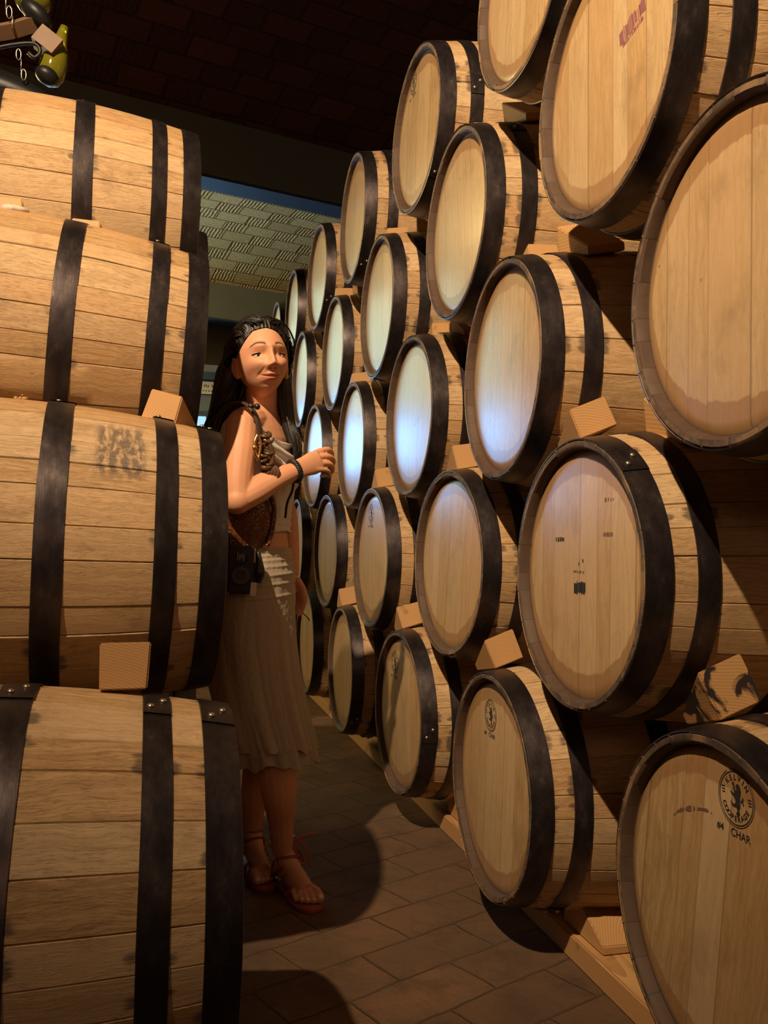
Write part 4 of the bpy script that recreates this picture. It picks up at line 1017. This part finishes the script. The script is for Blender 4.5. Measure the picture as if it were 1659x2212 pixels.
# top -------------------------------------------------------------
bm = bmesh.new(); NT_, NZ = 96, 46; rows = []
for i in range(NZ+1):
    t = i/NZ; row = []
    for j in range(NT_):
        th = 2*PI*j/NT_; fr = math.sin(th); sd = abs(math.cos(th))
        ztop = 1.300 + .046*sd**3 - (.050*max(0, fr)**1.3)
        zb = 1.012 + .003*math.sin(5*th); z = zb + (ztop-zb)*t
        gr = .0065 + .0035*math.sin(PI*t)
        # bust carries the cloth forward
        for s in (-1, 1):
            ca = s*math.cos(th); gr += .013*math.exp(-((z-1.205)/.050)**2/2)*max(0, fr)*math.exp(-((math.cos(th)-s*.40)/.34)**2/2)
        if fr > 0: # cowl folds hanging from the shoulders, crossing wrinkles at the waist
            zf = z + .055*(1-sd**2) ; fold = math.sin((zf-1.14)*2*PI/.040 + 2.6*mnoise.noise(V((math.cos(th)*2.2, z*9, 5))) + 2.4*math.cos(th))
            gr += (.0105 + .004*mnoise.noise(V((math.cos(th)*3, z*14, 7))))*fold*max(0, min(1, (z-1.12)/.05))*fr
            gr += .004*mnoise.noise(V((math.cos(th)*6, z*22, 3)))*1.4
        gr += .0028*math.sin(z*2*PI/.021 + 2.0*math.sin(th*2+1) + 3*mnoise.noise(V((th*1.2, z*9, 1))))*max(0, 1-(z-1.01)/.12 if z > 1.01 else 1)
        row.append(bm.verts.new(rel(sec_pt(z, th, gr))))
    rows.append(row)
for a, b in zip(rows, rows[1:]):
    for j in range(NT_): bm.faces.new((a[j], a[(j+1) % NT_], b[(j+1) % NT_], b[j]))
me = mesh_of('top', bm, M_TOP); o = obj('top', me, woman); m_ = o.modifiers.new('s', 'SOLIDIFY'); m_.thickness = .0018; m_.offset = 0
# skirt -----------------------------------------------------------
SK = [(.965, .284, 2.502, .140, .096), (.90, .278, 2.504, .166, .115), (.82, .277, 2.507, .172, .119), (.72, .281, 2.508, .166, .116), (.60, .298, 2.505, .150, .114),
      (.50, .322, 2.502, .140, .112), (.42, .348, 2.500, .136, .110), (.355, .364, 2.500, .138, .112)]
def sk_at(z):
    S_ = list(reversed(SK))
    if z <= S_[0][0]: a, b = S_[0], S_[1]
    else:
        a, b = S_[-2], S_[-1]
        for p, q in zip(S_, S_[1:]):
            if z <= q[0]: a, b = p, q; break
    t = (z-a[0])/(b[0]-a[0]); return [p*(1-t)+q*t for p, q in zip(a, b)]
def skirt_layer(ztop, hem, grow, ph, amp, name):
    bm = bmesh.new(); nj, ni = 200, 190; rows = []
    for i in range(ni+1):
        t = i/ni; row = []
        for j in range(nj):
            th = 2*PI*j/nj
            zh = hem + .007*math.sin(th*5+ph) + .004*math.sin(th*11+1+ph) + .010*mnoise.noise(V((th*7, ph, 0))) - .022*max(0, math.cos(th-.9))**4
            z = ztop + (zh-ztop)*t; _, cx, cy, a, b = sk_at(z); q = max(0, (.84-z)/.45)
            w_ = math.sin(th*9+ph+2.2*mnoise.noise(V((th*1.3, z*1.5, ph)))) * .6 + math.sin(th*17+2*ph+z*4)*.4
            d = grow*min(1, (ztop-z)/.25) + amp*q**.8*w_ + .0016*mnoise.noise(V((th*20, z*60, 2)))*(1 if q > 0 else .4)
            if z > .80:
                u_ = (z-.80)/.165; ridge = 0
                for zr in (.835, .868, .892, .915, .932, .945, .957): ridge += math.exp(-((z-zr-.008*math.sin(th*1+.6))/.0018)**2/2)
                d += .0024*min(1, ridge) + .0016*mnoise.noise(V((th*9, z*16, 4)))
            row.append(bm.verts.new(rel(V((cx, cy, z)) + LB*math.cos(th)*(a+d) + FB*math.sin(th)*(b+d))))
        rows.append(row)
    for a, b in zip(rows, rows[1:]):
        for j in range(nj): bm.faces.new((a[j], a[(j+1) % nj], b[(j+1) % nj], b[j]))
    me = mesh_of(name, bm, M_SKIRT); o = obj(name, me, woman); m_ = o.modifiers.new('s', 'SOLIDIFY'); m_.thickness = .0012; m_.offset = 0; return o
skirt_layer(.968, .385, .0, 0.4, .0100, 'skirt')
so = skirt_layer(.79, .425, .006, 2.1, .0085, 'skirt_overlay'); so['label'] = 'upper ragged layer of the beige skirt'
# sandals ---------------------------------------------------------
def sandal(F, name, knot=True):
    h, d, s, tips = F; e = empty(name, (0, 0, 0)); e.parent = woman
    bm = bmesh.new(); out = []
    prof_ = [(-.030, .0), (-.024, .020), (.0, .029), (.05, .029), (.10, .032), (.15, .040), (.19, .042), (.225, .036), (.244, .022), (.250, .0)]
    pts = [(a, w_) for a, w_ in prof_] + [(a, -w_) for a, w_ in reversed(prof_[1:-1])]
    P = smooth_path([V((a, w_, 0)) for a, w_ in pts]+[V((pts[0][0], pts[0][1], 0))], 3)[:-1]
    for z, sc in ((0.001, .93), (.003, .95), (.010, .95), (.0125, .92)):
        out.append([rel(h+d*p.x+s*p.y*sc+V((0, 0, z))) for p in P])
    bm_rings(bm, out); obj('sole', mesh_of('sole', bm, M_LEA), e)
    def A(a, w_, z): return h+d*a+s*w_+V((0, 0, z))
    straps = [ # paths over the foot
     [A(.170, .043, .012), A(.168, .034, .040), A(.172, .010, .050), A(.168, -.015, .045), A(.150, -.036, .028), A(.140, -.041, .012)],
     [A(.130, .040, .012), A(.135, .034, .045), A(.160, .008, .054), A(.172, -.006, .048)],
     [A(.060, -.036, .012), A(.085, -.036, .048), A(.125, -.014, .064), A(.160, .006, .055), A(.168, .012, .050)],
     [A(.020, .034, .025), A(.050, .036, .060), A(.090, .016, .080), A(.098, -.004, .078), A(.070, -.034, .062), A(.030, -.036, .030)],
     [A(.020, -.034, .030), A(.045, -.036, .080), A(.080, -.008, .098), A(.070, .030, .090), A(.020, .036, .070)],
     [A(-.008, .026, .105), A(.020, .036, .112), A(.056, .020, .116), A(.066, -.002, .114), A(.054, -.026, .114), A(.020, -.036, .112), A(-.010, -.024, .108), A(-.022, .0, .106), A(-.008, .026, .105)],
     [A(-.010, .024, .125), A(.010, .033, .130), A(.044, .024, .136), A(.055, .002, .136), A(.044, -.024, .134), A(.012, -.034, .130), A(-.014, -.022, .127), A(-.024, .0, .125), A(-.010, .024, .125)]]
    for p in straps:
        bm = bmesh.new(); bm_tube(bm, smooth_path([rel(q) for q in p], 6), .0042, 8, flat=(1.3, .55)); obj('strap', mesh_of('strap', bm, M_LEA), e)
    if knot:
        for p in ([A(.058, .010, .126), A(.066, .040, .142), A(.068, .062, .146), A(.070, .085, .142)],
                  [A(.058, .010, .126), A(.068, .032, .132), A(.080, .048, .110), A(.084, .056, .080), A(.086, .060, .062)],
                  [A(.058, .010, .126), A(.066, .022, .105), A(.074, .026, .080), A(.078, .036, .070), A(.074, .042, .082), A(.066, .030, .105), A(.058, .012, .124)]):
            bm = bmesh.new(); bm_tube(bm, smooth_path([rel(q) for q in p], 6), .0038, 8, flat=(1.2, .5)); obj('lace', mesh_of('lace', bm, M_LEA), e)
    for (p, r) in tips[:4]:
        bm = bmesh.new(); bm_ball(bm, rel(p + d*r*.55 + V((0, 0, r*.62))), (r*.62, r*.58, r*.22), 12, Matrix((s, d, V((0, 0, 1)))).transposed() @ Matrix.Rotation(-.7, 3, 'X')); obj('toenail', mesh_of('toenail', bm, M_NAIL), woman)
sandal(FOOT_R, 'sandal'); sandal(FOOT_L, 'sandal', False)
# bracelet: braided black cord
bm = bmesh.new(); c = V((.3735, 2.3705, 1.175)); ax = V((.86, .40, .38)).normalized(); u1 = ax.cross(V((0, 0, 1))).normalized(); u2 = ax.cross(u1)
for ph in (0, 2.1, 4.2):
    P = [rel(c + u1*math.cos(a)*(.0265+.0022*math.cos(9*a+ph)) + u2*math.sin(a)*(.0285+.0022*math.cos(9*a+ph)) + ax*(.0040*math.sin(9*a+ph))) for a in [2*PI*i/90 for i in range(91)]]
    bm_tube(bm, P, .0042, 7, cap=False)
o = obj('bracelet', mesh_of('bracelet', bm, M_BLACK), woman); o['label'] = 'braided black cord bracelet'
bm = bmesh.new(); bm_tube(bm, smooth_path([rel(p) for p in ((.372, 2.372, 1.143), (.369, 2.38, 1.12), (.360, 2.40, 1.09), (.357, 2.41, 1.05))], 5), .0035, 6); obj('bracelet_cord', mesh_of('bracelet_cord', bm, M_BLACK), woman)
# things she carries ----------------------------------------------
def croc():
    n = NT('brown_croc_leather', .28); c = n.coord(); vo = n.node('ShaderNodeTexVoronoi', feature='DISTANCE_TO_EDGE'); n.put(vo.inputs['Vector'], c); vo.inputs['Scale'].default_value = 105
    e = n.ramp(vo.outputs['Distance'], .0, .10); f = n.noise(c, 14, 4, .6)
    n.col(n.mix(e, (.05, .016, .007), n.mix(f, (.10, .030, .011), (.26, .085, .030)))); n.bump(e, .7, .003); return n.m
M_CROC = croc(); M_STRAP = simple('dark_brown_strap', (.055, .030, .020), .35, 0, .4, 60); M_GOLD = simple('gold_buckle', (.75, .48, .20), .25, 1, .1, 60)
BR = V((.245, 2.375, .96)); bag = empty('handbag', BR); tag(bag, 'brown crocodile-pattern shoulder bag hanging under the woman\'s near elbow', 'bag')
bl = lambda p: V(p)-BR
bm = bmesh.new(); rings = []
for i in range(17):
    t = i/16; z = .955 + .155*t; wd = .078*math.sin(PI*(.16+.72*t))**.6; dp = .034*math.sin(PI*(.10+.80*t))**.7; cx = .232+.014*t
    rings.append([bl((cx + wd*math.copysign(abs(math.cos(a))**.75, math.cos(a)), 2.375 + dp*math.sin(a) + .012*math.cos(a), z + .010*math.cos(a)*t)) for a in [2*PI*k/36 for k in range(36)]])
bm_rings(bm, rings); obj('bag_body', mesh_of('bag_body', bm, M_CROC), bag)
bm = bmesh.new(); bm_tube(bm, smooth_path([bl(p) for p in ((.305, 2.375, .975), (.318, 2.378, 1.02), (.322, 2.382, 1.075), (.312, 2.388, 1.115))], 6), .0075, 8); obj('bag_piping', mesh_of('bag_piping', bm, M_CROC), bag)
bm = bmesh.new(); bm_tube(bm, smooth_path([bl(p) for p in ((.172, 2.43, 1.14), (.165, 2.42, 1.25), (.178, 2.40, 1.322), (.212, 2.368, 1.348), (.244, 2.335, 1.338), (.266, 2.322, 1.300), (.275, 2.322, 1.25), (.285, 2.33, 1.19), (.290, 2.345, 1.12))], 8), .0085, 10, flat=(1.3, .55)); obj('bag_strap', mesh_of('bag_strap', bm, M_STRAP), bag)
bm = bmesh.new(); rg = random.Random(9)
for i in range(9):
    cx, cz = .287+.010*math.sin(i*1.9), 1.262-.0105*i; a0 = rg.uniform(0, 6); tl = rg.uniform(.3, 1.1)
    bm_tube(bm, [bl((cx + .0125*math.cos(a0+a), 2.319 + .008*math.sin(a0+a*1.0), cz + .011*math.sin(a0+a)*tl + .004*a/6)) for a in [i_*.55 for i_ in range(11)]], lerp_list([.002, .0055, .0062, .005, .002], 11), 7)
for i in range(4):
    bm_tube(bm, smooth_path([bl((.292+.006*i, 2.322, 1.185)), bl((.298+.008*i, 2.316, 1.165)), bl((.290+.006*i, 2.318, 1.135-.008*i))], 5), lerp_list([.005, .006, .002], 11), 7)
bm_tube(bm, smooth_path([bl(p) for p in ((.288, 2.318, 1.262), (.300, 2.314, 1.235), (.308, 2.316, 1.200), (.298, 2.318, 1.17), (.285, 2.32, 1.14))], 6), .006, 8); obj('strap_knot', mesh_of('strap_knot', bm, simple('shiny_brown_knot', (.10, .050, .025), .22, 0, .4, 60)), bag)
bm = bmesh.new(); bm_tube(bm, smooth_path([bl(p) for p in ((.266, 2.308, 1.262), (.258, 2.304, 1.240), (.259, 2.304, 1.215), (.268, 2.306, 1.196))], 6), .0045, 8); bm_tube(bm, smooth_path([bl(p) for p in ((.266, 2.308, 1.262), (.274, 2.308, 1.240), (.272, 2.308, 1.215), (.268, 2.306, 1.196))], 6), .0035, 8); bm_ball(bm, bl((.258, 2.302, 1.226)), (.007, .006, .009), 10)
obj('buckle', mesh_of('buckle', bm, M_GOLD), bag)
bm = bmesh.new(); bm_ball(bm, bl((.262, 2.298, 1.332)), .0085, 12); bm_ball(bm, bl((.248, 2.302, 1.333)), (.010, .006, .006), 12); obj('strap_button', mesh_of('strap_button', bm, M_BLACK), bag)
CR = V((.235, 2.325, .86)); camo = empty('pocket_camera', CR); tag(camo, 'black compact camera hanging on the woman\'s hip below the brown bag', 'camera')
Mc = Matrix.Rotation(-.15, 3, 'Z')
bm = bmesh.new(); bm_box(bm, (.0, 0, .052), (.036, .016, .062), Mc); bmesh.ops.bevel(bm, geom=bm.edges[:], offset=.006, segments=3, affect='EDGES'); me = mesh_of('camera_body', bm, M_BLACK); sharp(me, 40); obj('camera_body', me, camo)
def disc(bm, c, r0, r1, dep, n=32):
    c = V(c); ax = Mc @ V((0, -1, 0)); a = Mc @ V((1, 0, 0)); b = V((0, 0, 1))
    pr_ = [(0, r1), (dep*.8, r1), (dep, r1*.93), (dep, r0), (dep*.3, r0*.92), (dep*.3, .0005)]
    bm_rings(bm, [[c+ax*d_+a*math.cos(2*PI*i/n)*r+b*math.sin(2*PI*i/n)*r for i in range(n)] for d_, r in pr_])
bm = bmesh.new(); disc(bm, (-.004, -.016, .038), .014, .023, .012); me = mesh_of('lens', bm, simple('lens_black', (.11, .11, .115), .22, .3, .2, 60)); sharp(me); obj('lens', me, camo)
bm = bmesh.new(); disc(bm, (-.004, -.016, .085), .016, .0185, .004); me = mesh_of('mode_dial', bm, M_BLACK); sharp(me); obj('mode_dial', me, camo)
M_GREYP = simple('grey_print', (.30, .30, .30), .5, 0, .1, 60)
bm = bmesh.new()
for i in range(4): bm_box(bm, Mc @ V((-.010+.005*i, -.0195, .088-.003*(i % 2))), (.0012, .0006, .010-.002*(i % 3)), Mc)
me = mesh_of('printed_marks', bm, M_GREYP, smooth=False); obj('printed_marks', me, camo)
bm = bmesh.new(); P = [(.040, 0, .10), (.044, -.004, .07), (.046, -.006, .045), (.042, -.004, .020)]; bm_tube(bm, smooth_path([Mc @ V(p) for p in P], 5), lerp_list([.006, .010, .014, .008], 16), 12); obj('grip', mesh_of('grip', bm, M_BLACK), camo)
bm = bmesh.new(); bm_box(bm, Mc @ V((.033, -.018, .090)), (.002, .001, .018), Mc); obj('silver_edge', mesh_of('silver_edge', bm, M_RIV, smooth=False), camo)
bm = bmesh.new(); bm_box(bm, Mc @ V((.031, -.020, .004)), (.0075, .0015, .017), Mc @ Matrix.Rotation(.08, 3, 'Y')); o = obj('white_tag', mesh_of('white_tag', bm, simple('white_tag', (.70, .68, .62), .4, 0, .1, 90), smooth=False), camo)
bm = bmesh.new(); bm_tube(bm, smooth_path([Mc @ V(p) for p in ((-.03, 0, .112), (-.035, .02, .17), (-.03, .05, .26))], 6), .003, 8); obj('camera_strap', mesh_of('camera_strap', bm, M_BLACK), camo)
bm = bmesh.new(); bm_box(bm, (0, 0, 0), (.010, .004, .0045), Matrix.Rotation(-.2, 3, 'Y')); bmesh.ops.bevel(bm, geom=bm.edges[:], offset=.0015, segments=2, affect='EDGES')
o = obj('white_stub', mesh_of('white_stub', bm, M_PAPER), loc=(.463, 2.425, 1.1690)); tag(o, 'tiny white object pinched under the woman\'s raised fingers', 'stub')
bm = bmesh.new(); bm_tube(bm, smooth_path([(.0, 0, 0), (.012, -.012, .008), (.028, -.03, -.006), (.034, -.035, -.016)], 6), .0016, 6)
o = obj('thin_cord', mesh_of('thin_cord', bm, M_BLACK), loc=(.432, 2.650, .768)); tag(o, 'thin dark cord end held in the woman\'s lowered hand', 'cord')
